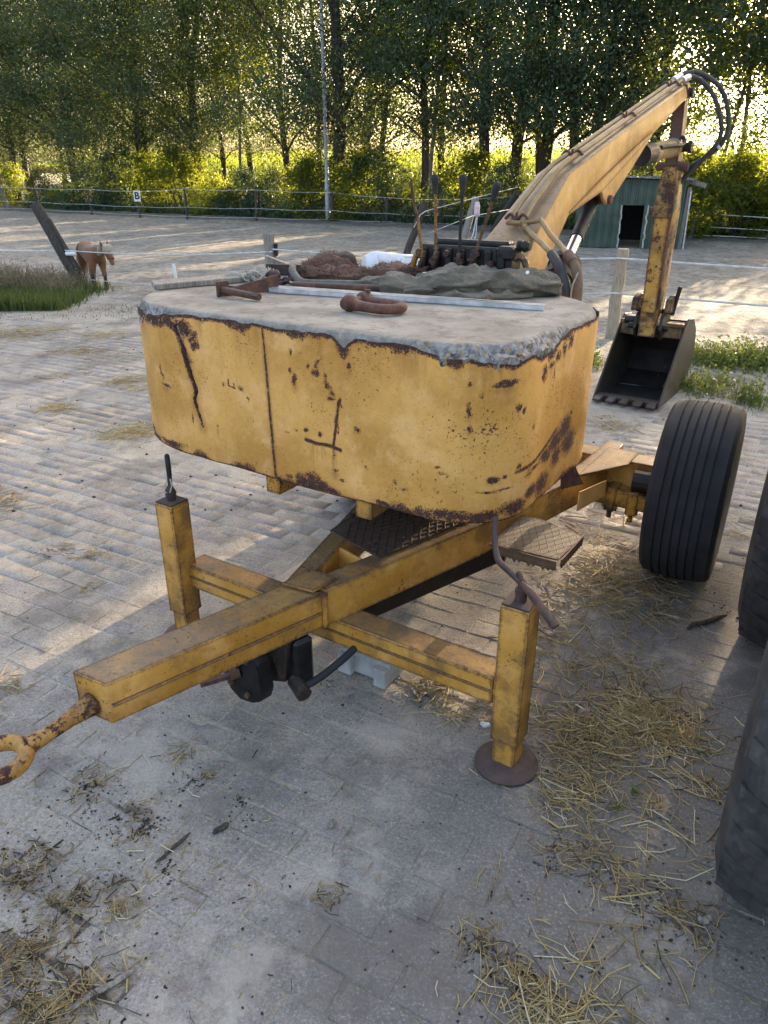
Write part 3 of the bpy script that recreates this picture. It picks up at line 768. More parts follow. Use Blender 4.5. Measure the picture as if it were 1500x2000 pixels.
# ------------------------------------------------------------------ near paddock posts
def post_thing(name, base, top, r0, r1, mat, label, group=None, flatcap=True, n=12):
    b = Vector(base); o = empty(name, b, 0, label, 'post', group); d = Vector(top) - b
    bm = B(); k = 9
    pts = [d * (i / k) + Vector((random.gauss(0, .004), random.gauss(0, .004), 0)) for i in range(k + 1)]; pts[0] = pts[0] - d.normalized() * .15
    tube(bm, pts, [r0 + (r1 - r0) * i / k + random.gauss(0, .002) for i in range(k + 1)], n); ob('shaft', bm, mat, o, 45); return o, d
p1b, p1t = gp(163, 562), Vector((-5.43, 12.42, 1.25))
o, d = post_thing('wooden_post', p1b, p1t, .10, .085, MT['wood_dark'], 'thick dark post leaning left beside the chestnut pony')
bm = B(); s = Vector((.11, -.05, 0)); tube(bm, [d * .12 + s, d * .82 + s * .9], [.045, .03], 7); ob('strut', bm, MT['wood_dark'], o, 40)
bm = B(); cyl(bm, d * .42 + Vector((.08, -.1, 0)), d * .42 + Vector((.24, -.12, 0)), .03, n=8); ob('insulator', bm, MT['white_plastic'], o)
p2b = Vector((-1.52, 10.6, 0.02)); p2t = Vector((-1.56, 10.6, .93))
o, d = post_thing('wooden_post', p2b, p2t, .088, .075, MT['wood_grey'], 'upright split post behind the left part of the concrete block top')
bm = B(); box(bm, (.06, -.06, .72), (.05, .05, .16), bev=.01); ob('insulator', bm, MT['black_steel'], o)
p3b, p3t = gp(1193, 662), Vector((2.56, 8.35, .95))
post_thing('wooden_post', p3b, p3t, .068, .06, MT['wood_pale'], 'pale round post standing left of the digger bucket')
post_thing('wooden_post', gp(793, 500), (.88, 17.22, 1.08), .085, .08, MT['bark'], 'leaning round post behind the left control levers')
post_thing('wooden_post', gp(902, 478), (2.34, 20.43, 1.10), .10, .085, MT['wood_grey'], 'grey leaning post behind the middle control lever')
post_thing('wooden_post', gp(960, 455), (3.83, 25.04 - 2, 1.15), .10, .10, MT['wood_dark'], 'dark thick post behind the right control lever')
rod = empty('plastic_rod', gp(346, 552), 0, 'short white plastic fence rod stuck in the sand', 'fence rod')
bm = B(); tube(bm, [(0, 0, -.05), (-.03, 0, .30)], .028, 8); ob('rod', bm, MT['white_plastic'], rod)
# cords strung between the near posts
cf = empty('paddock_cords', p2b, 0, 'thin white cords strung between the near paddock posts', 'fence cord'); q = Vector(p2b)
def cord(a, b, r, sag=.05, name='cord'):
    bm = B(); a, b = Vector(a) - q, Vector(b) - q
    tube(bm, [a.lerp(b, i / 10) - Vector((0, 0, sag * 4 * (i / 10) * (1 - i / 10))) for i in range(11)], r, 5, False); ob(name, bm, MT['tape'], cf)
L = p1b.lerp(p1t, .46) + Vector((.1, -.11, 0)); cord(L, (-1.5, 10.5, .72), .009); cord(p1b.lerp(p1t, .12) + Vector((.1, -.1, 0)), (-1.5, 10.5, .28), .007)
cord((-1.5, 10.5, .75), (2.5, 8.28, .86), .009); cord((-1.5, 10.5, .3), (2.5, 8.28, .50), .008)
cord((2.5, 8.28, .86), (6.6, 6.2, .82), .011, .02); cord((2.5, 8.28, .50), (6.6, 6.2, .48), .011, .02); cord(p1b.lerp(p1t, .45), (-9.5, 13.6, .75), .014, .1)
# gate tape and handle behind the levers
ga = Vector((.9, 17.1, .95)); gate = empty('gate_tape', ga, 0, 'white gate tape and cord stretched behind the control levers', 'gate tape')
bm = B(); e = Vector((3.75, 22.6, 1.3)) - ga
tube(bm, [Vector((-.25, 0, -.35)), Vector((-.12, 0, -.1)), Vector((0, 0, -.02)), e * .5, e], .010, 5); ob('tape', bm, MT['tape'], gate)
bm = B(); tube(bm, [Vector((.1, -.05, -.45)), e * .45 - Vector((0, 0, .4)), e - Vector((0, 0, .55))], .007, 5); ob('cord', bm, MT['tape'], gate)
gh = empty('tape_handle', gp(930, 445, .72), 0, 'pink and white gate handle hanging on cords behind the levers', 'gate handle')
bm = B(); tube(bm, [(0, 0, .42), (0, 0, .40), (0, 0, .22), (0, 0, .20)], [.04, .055, .055, .03], 10); ob('grip', bm, simple('pink_plastic', (.62, .40, .42), .5), gh, 40)
bm = B(); tube(bm, [(0, 0, .24), (-.05, 0, -.1), (-.2, 0, -.5)], .012, 5); tube(bm, [(.01, 0, .24), (0, 0, -.15), (-.12, 0, -.5)], .01, 5); cyl(bm, (0, 0, .40), (0, 0, .46), .045, n=10); ob('cord', bm, MT['tape'], gh)

# ------------------------------------------------------------------ the towed excavator (local frame: x right, y rear, z up)
EX = empty('towed_excavator', (-.05, 2.75, 0), R(-33), 'rusty yellow towed excavator with a concrete filled counterweight, folded boom and bucket', 'excavator')
YF = MT['yellow_frame']
def lerp2(a, b, t): return (a[0] + (b[0] - a[0]) * t, a[1] + (b[1] - a[1]) * t)

# --- drawbar
tq = [(-.073, -1.362), (.054, -1.352), (.253, -.655), (.109, -.683)]
bm = B(); slab(bm, tq, .328, .460, .003); 
for k in range(2): pass
dbar = ob('drawbar', bm, YF, EX, 40)
bm = B(); a, b = Vector((.0585, -1.345, .388)), Vector((.2555, -.66, .388)); tube(bm, [a, b], .006, 6); ob('weld_seam', bm, YF, dbar, 60)
# towing eye: shank and a cast ring
bm = B()
e0, e1 = Vector((-.012, -1.36, .375)), Vector((-.020, -1.50, .362)); eR = Vector((-.047, -1.615, .356))
tube(bm, [e0, e0.lerp(e1, .5), e1, Vector((-.030, -1.545, .358))], [.034, .022, .020, .027], 14)
pts = [eR + Vector((math.cos(a) * .064, math.sin(a) * .064, 0)) for a in np.linspace(0, 2 * math.pi, 28, endpoint=False)]
tube(bm, pts, .021, 12, closed=True)
ob('towing_eye', bm, paint('eye_paint', (.50, .26, .045), 2.0, .2, pits=2.4, soil=.8, flake=.515), EX, 50)

# --- A-shaped chassis
def beam(name, outer, inner, z0, z1, mat=YF):
    bm = B(); slab(bm, outer + inner[::-1], z0, z1, .003); return ob(name, bm, mat, EX, 40)
beam('chassis_beam', [(.256, -.652), (.461, .07), (.647, .90), (.645, 1.30)], [(.168, -.63), (.378, .09), (.562, .92), (.560, 1.30)], .328, .466)
beam('chassis_beam', [(.106, -.678), (-.061, .00), (-.247, .90), (-.245, 1.30)], [(.166, -.628), (.022, .02), (-.162, .92), (-.160, 1.30)], .326, .464)
bm = B(); slab(bm, [(.115, -.705), (.238, -.690), (.249, -.575), (.132, -.575)], .4675, .477, .003); ob('gusset_plate', bm, YF, EX, 40)
bm = B(); tube(bm, [(.2585, -.66, .335), (.2585, -.66, .46)], .011, 8); ob('weld_seam', bm, YF, EX, 60)
bm = B(); box(bm, (.16, -.385, .40), (.20, .012, .12), Euler((0, 0, -.25)), bev=.002); ob('cross_plate', bm, MT['yellow'], EX)
# deck of tread plate with raised diamonds
deckp = [(.012, -.300), (.285, -.378), (.41, .07), (.565, .80), (-.165, .80), (-.005, .03)]
bm = B(); slab(bm, deckp, .468, .474); 
MT['deck'] = paint('deck_paint', (.10, .082, .06), 1.2, .8, pits=1.2)
deck = ob('tread_plate', bm, MT['deck'], EX)
def clip(p, d, poly):
    t0, t1 = -9, 9; n = len(poly)
    for i in range(n):
        a, b = Vector(poly[i]), Vector(poly[(i + 1) % n]); e = b - a; nn = Vector((-e.y, e.x)); w = nn.dot(p - a); q = nn.dot(d)
        if abs(q) < 1e-9:
            if w < 0: return None
            continue
        t = -w / q
        if q > 0: t0 = max(t0, t)
        else: t1 = min(t1, t)
    return (p + d * t0, p + d * t1) if t1 - t0 > .02 else None
bm = B()
for ang, sp in ((R(62), .030), (R(118), .030)):
    d = Vector((math.cos(ang), math.sin(ang))); nrm = Vector((-d.y, d.x))
    for k in range(-40, 40):
        s = clip(Vector((.2, .2)) + nrm * sp * k, d, deckp)
        if s:
            a, b = s; w = nrm * .0035
            prism(bm, [(*(a - w), .4735), (*(a + w), .4735), (*(b + w), .4735), (*(b - w), .4735)], [(*(a - w * .3), .4775), (*(a + w * .3), .4775), (*(b + w * .3), .4775), (*(b - w * .3), .4775)])
ob('raised_pattern', bm, MT['deck'], deck)['kind'] = 'stuff'
bm = B(); cyl(bm, (.01, -.16, .474), (.01, -.16, .486), .012, n=6); cyl(bm, (.21, -.31, .474), (.21, -.31, .484), .012, n=6); ob('bolt', bm, MT['rust_dark'], deck)
# oil-soaked lower member under the right beam
bm = B(); slab(bm, [(.20, -.44), (.46, .36), (.37, .39), (.11, -.40)], .175, .327, .01); ob('lower_member', bm, MT['black_oily'], EX)

# --- cross beam and screw jacks
bm = B(); box(bm, (.19, -.556, .281), (1.30, .102, .096), bev=.003); xb = ob('cross_beam', bm, YF, EX, 40)
bm = B(); tube(bm, [(-.44, -.608, .283), (.86, -.608, .283)], .0055, 6); ob('weld_seam', bm, YF, xb, 60)
def jack(x, y, ztop, zb, label=None):
    j = bpy.data.objects.new('stabilizer_leg', None); COL.objects.link(j); j.parent = EX; j.location = (x, y, 0); j.empty_display_size = .1
    bm = B(); box(bm, (0, 0, (ztop + zb) / 2), (.088, .088, ztop - zb), bev=.003); ob('outer_tube', bm, YF, j, 40)
    bm = B(); box(bm, (0, 0, zb / 2 + .01), (.072, .072, zb - .02 + .04), bev=.003); ob('inner_tube', bm, YF, j, 40)
    bm = B(); lathe(bm, [(.0, .030), (.06, .028), (.092, .016), (.100, .008), (.099, .0), (.0, 0.0)][::1], (0, 0, .002), (0, 0, 1), 36); ob('foot_plate', bm, MT['rust_dark'], j, 40)
    bm = B(); box(bm, (0, 0, ztop + .003), (.082, .082, .005)); ob('top_cap', bm, MT['rust_dark'], j)
    return j
j1 = jack(.893, -.575, .597, .115); j2 = jack(-.478, -.615, .592, .125)
bm = B(); tube(bm, [(0, 0, .595), (0, 0, .625), (0, 0, .626), (0, 0, .642), (0, 0, .643), (0, 0, .665)], [.017, .017, .019, .019, .014, .011], 12)
tube(bm, [(0.0, .0, .660), (-.012, .006, .678), (-.02, .01, .682)], .008, 8)
ob('screw', bm, MT['rust_dark'], j1, 50)
bm = B(); tube(bm, [(-.003, -.006, .662), (.035, -.012, .640), (.122, -.045, .583)], [.0085, .0125, .0125], 10); ob('crank_bar', bm, MT['rust'], j1, 50)
bm = B(); tube(bm, curve([(-.005, .0, .660), (-.05, .02, .672), (-.088, .035, .684), (-.112, .06, .70), (-.135, .095, .735), (-.15, .125, .775)], 30), .0095, 10); ob('crank_handle', bm, MT['rust_dark'], j1, 60)
bm = B(); tube(bm, [(0, 0, .59), (0, 0, .605), (0, 0, .61), (.0, 0, .628), (0, 0, .640), (.0, .002, .655)], [.016, .016, .019, .021, .017, .009], 14); ob('screw', bm, MT['rust_dark'], j2, 50)
bm = B(); tube(bm, [(0, .002, .65), (.003, .002, .695)], .0085, 10); ob('crank_bar', bm, MT['yellow_pump'], j2, 50)
bm = B(); tube(bm, [(.003, .002, .690), (.003, .002, .692), (.004, .002, .735), (.004, .002, .772), (.004, .002, .778)], [.007, .009, .0098, .0092, .005], 12); ob('hand_grip', bm, MT['rubber'], j2, 50)
bm = B(); tube(bm, [(.012, -.004, .685), (.019, -.006, .66), (.012, -.012, .635), (-.006, -.02, .632), (-.016, -.012, .65), (-.006, 0, .68)], .0028, 6); ob('loop', bm, MT['twine'], j2)

# --- pump and bracket hanging under the drawbar
pump = bpy.data.objects.new('hydraulic_pump', None); COL.objects.link(pump); pump.parent = EX
bm = B(); side_ = [(-.005, .30), (.13, .305), (.155, .27), (.15, .21), (.165, .17), (.150, .125), (.115, .105), (.06, .098), (.018, .125), (.005, .165), (-.015, .21)]; prism(bm, [(x, -.885, z) for x, z in side_], [(x + .01, -.835, z) for x, z in side_], .007, 2); box(bm, (.085, -.80, .225), (.13, .08, .13), bev=.02, seg=2); box(bm, (.06, -.89, .26), (.05, .03, .05), bev=.01); ob('housing', bm, MT['black_oily'], pump, 40)
bm = B(); cyl(bm, (.055, -.88, .20), (-.02, -.975, .185), .014, n=6); cyl(bm, (.06, -.875, .215), (.04, -.90, .21), .028, n=14); ob('drive_shaft', bm, MT['rust'], pump, 40)
bm = B(); prism(bm, [(.105, -.80, .14), (.165, -.775, .14), (.17, -.755, .14), (.11, -.775, .14)], [(.075, -.87, .33), (.215, -.80, .33), (.21, -.77, .33), (.075, -.83, .33)], .003); ob('bracket', bm, MT['yellow_pump'], pump)
bm = B(); box(bm, (.20, -.735, .225), (.075, .075, .19), Euler((0, 0, -.3)), bev=.012); ob('valve_body', bm, MT['black_oily'], pump)
bm = B(); cyl(bm, (.205, -.77, .165), (.27, -.80, .150), .027, n=12); ob('fitting', bm, MT['yellow_pump'], pump, 40)
bm = B(); tube(bm, curve([(.25, -.78, .16), (.29, -.73, .19), (.33, -.64, .235), (.34, -.5, .26)], 14), .013, 8); ob('hose', bm, MT['rubber'], pump, 60)
bm = B()
for p in ((.11, -.883, .275), (.10, -.883, .135), (.03, -.883, .16)):
    bm = B(); cyl(bm, p, (p[0], p[1] - .012, p[2]), .011, n=6); ob('bolt', bm, MT['rust'], pump)

# --- axle, wheels, step
bm = B(); box(bm, (.2, 1.13, .40), (1.42, .13, .13), bev=.003); ob('axle_beam', bm, YF, EX, 40)
bm = B(); box(bm, (.2, 1.03, .30), (1.36, .10, .08), bev=.006); ob('axle', bm, MT['yellow_arm'], EX, 40)
for x in (.70, .80, -.30, -.40):
    bm = B(); box(bm, (x, 1.03, .295), (.05, .13, .115), bev=.004)
    for q in (-.045, .045): cyl(bm, (x, 1.03 + q, .24), (x, 1.03 + q, .20), .013, n=6)
    ob('axle_clamp', bm, MT['yellow_arm'], EX)
slabp = [(.60, .74), (.75, 1.0), (.75, 1.19), (.60, 1.19)]
bm = B(); slab(bm, slabp, .467, .473, .002); ob('top_plate', bm, YF, EX)
bm = B(); prism(bm, [(.655, .62, .36), (.70, .85, .36), (.705, .85, .36), (.66, .62, .36)], [(.655, .62, .45), (.70, .85, .435), (.705, .85, .435), (.66, .62, .45)]); ob('tab_plate', bm, MT['yellow'], EX)
def tyre_prof(r, w, grooves, depth=.010, side_in=.15):
    pr = []; h = w / 2
    pr += [(r * .53, -h * .72), (r * .56, -h * .80), (r * .70, -h * .985), (r * .83, -h), (r * .93, -h * .965), (r * .975, -h * .86)]
    n = grooves
    xs = np.linspace(-h * .80, h * .80, n + 2)
    gw = .005
    for i, x in enumerate(xs):
        crown_ = r - .012 * (x / h) ** 2
        if 0 < i < n + 1: pr += [(crown_, x - gw), (crown_ - depth, x - gw * .6), (crown_ - depth, x + gw * .6), (crown_, x + gw)]
        else: pr.append((crown_ - .004, x))
    pr += [(q, -z) for q, z in pr[:6]][::-1]
    return pr
def wheel_parts(root, r, w, grooves, rim_mat, n=72, depth=.010):
    bm = B(); lathe(bm, tyre_prof(r, w, grooves, depth), (0, 0, 0), (1, 0, 0), n, closed=True); ob('tyre', bm, MT['rubber'], root, 30)
    bm = B(); q = r * .56
    lathe(bm, [(q, -w * .40), (q * 1.05, -w * .42), (q * 1.02, -w * .36), (q * .9, -w * .30), (q * .88, w * .05), (q * .45, w * .10), (q * .42, w * .30), (q * .0, w * .30), (0, w * .02), (q * .40, w * .0), (q * .84, -w * .0), (q * .9, w * .30), (q * 1.02, w * .36), (q * 1.05, w * .42), (q, w * .40)], (0, 0, 0), (1, 0, 0), 40, closed=True)
    ob('rim', bm, rim_mat, root, 35)
    bm = B()
    for k in range(6): a = k * math.pi / 3; cyl(bm, (w * .08, math.cos(a) * q * .6, math.sin(a) * q * .6), (w * .17, math.cos(a) * q * .6, math.sin(a) * q * .6), .013, n=6)
    ob('wheel_nut', bm, MT['rust_dark'], root)
MT['rim'] = paint('rim_paint', (.45, .24, .05), 1.3, .3, grime=.5)
for x, rz in ((1.045, .07), (-.645, math.pi - .03)):
    wh = bpy.data.objects.new('wheel', None); COL.objects.link(wh); wh.parent = EX; wh.location = (x, 1.03, .398); wh.rotation_euler = (.3, 0, rz); wheel_parts(wh, .400, .30, 6, MT['rim'])
    bm = B(); cyl(bm, (-.26, 0, 0), (-.05, 0, 0), .05, n=14); ob('hub', bm, MT['black_oily'], wh)
# step of jagged tread plate
sp_ = [(.52, .02), (.60, .03), (.785, .045), (.80, .28), (.60, .335), (.52, .33)]
bm = B(); slab(bm, sp_, .414, .420)
for k in range(12):                                        # bent down front edge with a torn saw-tooth rim
    x0, x1 = .56 + .0188 * k, .56 + .0188 * (k + 1); y0 = .028
    prism(bm, [(x0, y0 - .006, .385), ((x0 + x1) / 2, y0 - .006, .370 + .006 * (k % 3)), (x1, y0 - .006, .385), (x1, y0 - .006, .4195), (x0, y0 - .006, .4195)], [(x0, y0, .385), ((x0 + x1) / 2, y0, .370 + .006 * (k % 3)), (x1, y0, .385), (x1, y0, .4195), (x0, y0, .4195)])
for k in range(10):
    y0, y1 = .05 + .023 * k, .05 + .023 * (k + 1)
    prism(bm, [(.793, y0, .39), (.793, (y0 + y1) / 2, .38), (.793, y1, .39), (.793, y1, .4195), (.793, y0, .4195)], [(.799, y0, .39), (.799, (y0 + y1) / 2, .38), (.799, y1, .39), (.799, y1, .4195), (.799, y0, .4195)])
MT['step'] = paint('step_paint', (.20, .14, .06), 1.2, 1.0, soil=.5)
stp = ob('step', bm, MT['step'], EX)
bm = B()
for ang, s in ((R(62), .03), (R(118), .03)):
    d = Vector((math.cos(ang), math.sin(ang))); nrm = Vector((-d.y, d.x))
    for k in range(-20, 20):
        c_ = clip(Vector((.65, .18)) + nrm * s * k, d, sp_)
        if c_:
            a, b = c_; w = nrm * .0022
            prism(bm, [(*(a - w), .4195), (*(a + w), .4195), (*(b + w), .4195), (*(b - w), .4195)], [(*(a - w * .3), .4205), (*(a + w * .3), .4205), (*(b + w * .3), .4205), (*(b - w * .3), .4205)])
ob('raised_pattern', bm, MT['step'], stp)['kind'] = 'stuff'

# --- counterweight: steel shell round poured concrete
X0, X1, Y0, Y1 = -.895, .778, -.522, .56
def corner(cx, cy, r, a0, a1, n): return [(cx + r * math.cos(a), cy + r * math.sin(a)) for a in np.linspace(R(a0), R(a1), n)]
rFL, rFR, rBR, rBL = .40, .24, .42, .40
path = corner(X0 + rFL, Y0 + rFL, rFL, 180, 270, 60) + corner(X1 - rFR, Y0 + rFR, rFR, 270, 360, 60) + corner(X1 - rBR, Y1 - rBR, rBR, 0, 90, 40) + corner(X0 + rBL, Y1 - rBL, rBL, 90, 180, 40)
path = np.array(path + [path[0]]); seg = np.hypot(*np.diff(path, axis=0).T); cum = np.concatenate([[0], np.cumsum(seg)]); PER = cum[-1]
sF0 = cum[59]                                               # unrolled coordinate sx equals x along the flat front
def at_s(s):
    s = np.mod(s, PER); return np.interp(s, cum, path[:, 0]), np.interp(s, cum, path[:, 1])
def nrm_s(s, e=.004):
    xa, ya = at_s(s - e); xb, yb = at_s(s + e); dx, dy = xb - xa, yb - ya; L = np.hypot(dx, dy) + 1e-9; return dy / L, -dx / L
def sx_of(s): return s - sF0 + (X0 + rFL)
sa_ = np.arange(0, 2.55, .0042); sb_ = np.arange(2.56, PER, .03); S = np.concatenate([sa_, sb_]); SXv = sx_of(S)
ZB = .745
def lip(s):                                                # height of the torn steel rim along the unrolled front
    sx = sx_of(s)
    z = 1.262 + (vnoise(sx * 22, 3.3) - .5) * .010 + (vnoise(sx * 70, 8.3) - .5) * .005
    z -= .040 * np.clip(1 - np.abs((sx - .80) / .33) ** 3, 0, 1) * (.65 + .6 * vnoise(sx * 14, 1))
    z -= .020 * np.clip(1 - np.abs((sx + .75) / .30) ** 2, 0, 1) * (.5 + vnoise(sx * 18, 5))
    z -= .030 * np.clip(1 - np.abs((sx - .262) / .05), 0, 1) * (.5 + vnoise(sx * 40, 2))
    return z
nz = 122; TZ = np.linspace(0, 1, nz)
Sg, Tg = np.meshgrid(S, TZ, indexing='ij'); SX = sx_of(Sg)
botz = ZB + (vnoise(SX * 5, 9.1) - .5) * .012 + (vnoise(SX * 30, 4.1) - .5) * .003 + .018 * np.clip((-.2 - SX) / .5, 0, 1) 
Zs = botz + (lip(Sg) - botz) * Tg
px_, py_ = at_s(Sg); nx_, ny_ = nrm_s(Sg)
# dents, and the bottom edge tucked in
off = (fbm(SX * 2.3, Zs * 2.3, 1, 3) - .5) * .007 + (fbm(SX * 9, Zs * 9, 2, 2) - .5) * .002 - .006 * np.clip((ZB + .012 - Zs) / .012, 0, 1) ** 2
off -= .002 * np.exp(-((SX - .12) / .12) ** 2 - ((Zs - 1.20) / .05) ** 2)
rust = np.zeros_like(SX); stain = np.zeros_like(SX)
W1 = (fbm(SX * 40, Zs * 40, 5, 3) - .5); W2 = (fbm(SX * 13, Zs * 13, 6, 3) - .5)
def blob(x, z, rx, rz, s=1.0, run=0.0):
    global rust, stain
    d = np.sqrt(((SX - x + W1 * .03) / (rx * .72)) ** 2 + ((Zs - z + W2 * .03) / (rz * .72)) ** 2)
    rust = np.maximum(rust, s * np.clip(1.2 - .72 * d, 0, 1))
    if run: stain = np.maximum(stain, np.clip(1.1 - np.abs(SX - x) / rx, 0, 1) * np.clip((z - Zs) / .01, 0, 1) * np.clip(1 - (z - Zs) / run, 0, 1))
def line(pts, w, s=1.0, w1=None, halo=0):
    global rust, stain
    n = len(pts) - 1
    for i in range(n):
        (xa, za), (xb, zb) = pts[i], pts[i + 1]; L2 = (xb - xa) ** 2 + (zb - za) ** 2
        t = np.clip(((SX - xa) * (xb - xa) + (Zs - za) * (zb - za)) / L2, 0, 1)
        d = np.hypot(SX - xa - t * (xb - xa), Zs - za - t * (zb - za)); ww = w if w1 is None else w + (w1 - w) * (i + t) / n
        rust = np.maximum(rust, s * np.clip(1.5 - d / ww, 0, 1))
        if halo: stain = np.maximum(stain, np.clip(1 - d / halo, 0, 1) * .8)
# rim and bottom edge
rim = lip(Sg) - Zs
rust = np.maximum(rust, np.clip(1.1 - rim / (.016 + .030 * np.clip(W2 * 4, 0, 1)), 0, 1))
rust = np.maximum(rust, np.clip(1.0 - (Zs - botz) / (.010 + .035 * np.clip(W2 * 4 + .1, 0, 1)), 0, 1))
for q_, f_, L_ in ((1, 24, .16), (2, 60, .09)):
    stain = np.maximum(stain, np.clip(vnoise(SX * f_, q_ * 3.3) - .62, 0, 1) * 2.6 * np.clip(1 - rim / (L_ * (.4 + vnoise(SX * 9, 7.7))), 0, 1))
stain = np.maximum(stain, .35 * np.clip(1 - (Zs - botz) / (.05 + .06 * vnoise(SX * 7, 2.2)), 0, 1))
# welded seam
line([(-.058, 1.262), (-.052, 1.1), (-.048, .95), (-.042, .75)], .0042, .75, .007, .016)
# the crack at the left corner
CR = [(-.50, 1.235), (-.443, 1.215), (-.428, 1.17), (-.418, 1.12), (-.404, 1.06), (-.386, 1.005), (-.400, .965), (-.392, .93), (-.380, .895), (-.374, .872)]
line(CR, .016, 1.0, .003, .03); blob(-.56, 1.235, .09, .028); blob(-.41, 1.215, .05, .035, .9); blob(-.37, 1.16, .022, .022); blob(-.38, 1.19, .03, .03, .8); blob(-.40, 1.11, .02, .03, .8, .06); blob(-.72, 1.23, .10, .03)
cd_ = np.full_like(SX, 9.0)
for i in range(1, len(CR) - 1):
    (xa, za), (xb, zb) = CR[i], CR[i + 1]; t = np.clip(((SX - xa) * (xb - xa) + (Zs - za) * (zb - za)) / ((xb - xa) ** 2 + (zb - za) ** 2), 0, 1)
    w_ = .0105 * (1 - (i + t) / len(CR)) + .0022; cd_ = np.minimum(cd_, np.hypot(SX - xa - t * (xb - xa) + W1 * .012, Zs - za - t * (zb - za)) / w_)
gap = np.clip(1.2 - cd_, 0, 1); off -= .016 * gap; off += .006 * np.clip(1.8 - np.abs(cd_ - 2), 0, 1) * np.clip((Zs - 1.0) / .2, 0, 1)
# patches read off the photograph: x along the front, height, half sizes, strength, run-off
for b in ((.257, 1.225, .030, .030, 1, .05), (.275, 1.18, .010, .012, .8, .05), (.062, 1.105, .014, .022, .9, .05), (.046, 1.13, .009, .010, .8, .0), (.046, 1.187, .008, .018, .75, .0), (.09, 1.19, .008, .006, .6, 0),
          (.150, 1.135, .018, .014, .8, 0), (.155, 1.158, .012, .016, .75, 0), (.118, 1.15, .014, .012, .7, 0), (.192, 1.105, .020, .016, .75, 0), (.205, 1.085, .014, .018, .7, .03), (.185, 1.13, .012, .016, .7, 0), (.165, 1.17, .012, .01, .7, 0), (.20, 1.06, .02, .012, .65, 0),
          (.235, 1.055, .010, .020, .85, .03), (.222, .985, .010, .035, .8, 0), (.100, .950, .012, .012, .7, 0), (.155, .937, .012, .010, .9, 0), (.205, .885, .006, .035, .75, .10), (.21, .83, .020, .010, .7, .04), (.06, .94, .014, .006, .6, 0), (.02, .925, .018, .004, .6, 0),
          (.30, .985, .020, .016, .6, 0), (.325, .87, .012, .01, .6, 0), (.07, .763, .034, .03, 1, 0), (.115, .768, .042, .040, 1, 0), (.155, .755, .04, .028, 1, 0), (.20, .752, .05, .016, .9, 0), (.24, .80, .02, .008, .7, 0), (.02, .775, .02, .012, .7, 0),
          (.665, 1.10, .010, .020, .8, .05), (.669, 1.045, .014, .014, .8, .03), (.70, 1.135, .010, .012, .6, 0), (.47, .83, .02, .008, .6, 0), (.44, .85, .012, .016, .7, 0), (.60, .905, .02, .008, .6, 0), (.585, .925, .012, .008, .6, 0),
          (-.42, .90, .006, .03, .7, .0), (-.30, .885, .006, .006, .7, .05), (-.17, 1.045, .012, .012, .7, 0), (-.195, 1.06, .008, .008, .6, 0), (-.14, 1.01, .012, .01, .65, 0), (-.56, 1.04, .01, .04, .75, 0), (-.54, .995, .035, .008, .7, .03), (-.47, 1.10, .006, .006, .6, 0), (-.25, 1.05, .006, .01, .6, 0),
          (.775, 1.165, .040, .014, 1, .07), (.745, 1.16, .02, .012, .8, .03), (.815, 1.095, .010, .016, .8, .03), (.84, 1.085, .010, .014, .8, .02), (.90, 1.02, .008, .012, .8, 0), (.66, 1.17, .012, .012, .6, 0),
          (.95, 1.17, .02, .03, .9, 0), (1.00, 1.185, .04, .012, .9, .04), (1.05, 1.20, .03, .02, .9, .03), (1.03, 1.15, .008, .03, .8, .03), (1.10, 1.21, .02, .03, .9, 0), (1.15, 1.23, .03, .03, .9, 0),
          (.742, .880, .024, .014, 1, .02), (.785, .888, .016, .010, .9, 0), (.84, .91, .012, .012, .8, .02), (.735, .842, .05, .006, .75, 0), (.79, .848, .035, .005, .75, 0), (1.02, .895, .06, .03, .9, .05), (1.10, .92, .08, .04, .95, .05), (1.18, .945, .07, .045, .95, .04), (.94, .88, .05, .010, .8, 0), (.90, .87, .03, .006, .7, .02),
          (1.12, .86, .06, .05, .8, .03), (1.22, .88, .08, .06, .9, 0), (.53, .760, .07, .020, .9, 0), (.62, .768, .10, .026, 1, 0), (.72, .765, .08, .024, 1, 0), (.83, .775, .07, .030, .95, 0), (.92, .80, .05, .035, .9, 0), (1.0, .80, .08, .05, .8, 0), (.40, .757, .06, .012, .8, 0), (-.2, .765, .05, .010, .7, 0), (-.55, .775, .10, .018, .8, 0), (-.75, .79, .08, .028, .9, 0)):
    blob(*b)
line([(.096, .915), (.14, .908), (.18, .912), (.235, .905)], .006, .95); line([(.232, 1.06), (.225, 1.01), (.212, .94), (.208, .915)], .005, .85); line([(.83, .893), (.93, .90), (1.02, .925), (1.1, .955)], .006, .8); line([(-.225, 1.065), (-.228, 1.045), (-.195, 1.04)], .003, .7)
for x0, L in ((.115, .09), (.125, .13), (.14, .07), (.17, .05), (.205, .16), (.215, .10), (.16, .06)):
    stain = np.maximum(stain, np.clip(1 - np.abs(SX - x0) / .004, 0, 1) * np.clip((.908 - Zs) / .004, 0, 1) * np.clip(1 - (.908 - Zs) / L, 0, 1))
V = np.stack([px_ + nx_ * off, py_ + ny_ * off, Zs], -1).reshape(-1, 3)
me = mesh_np('steel_shell', V, grid_faces(len(S), nz, wrap=True)); attr(me, 'rust', rust.ravel()); attr(me, 'stain', stain.ravel()); me.shade_smooth()
cw = ob('counterweight', me, MT['yellow'], EX)
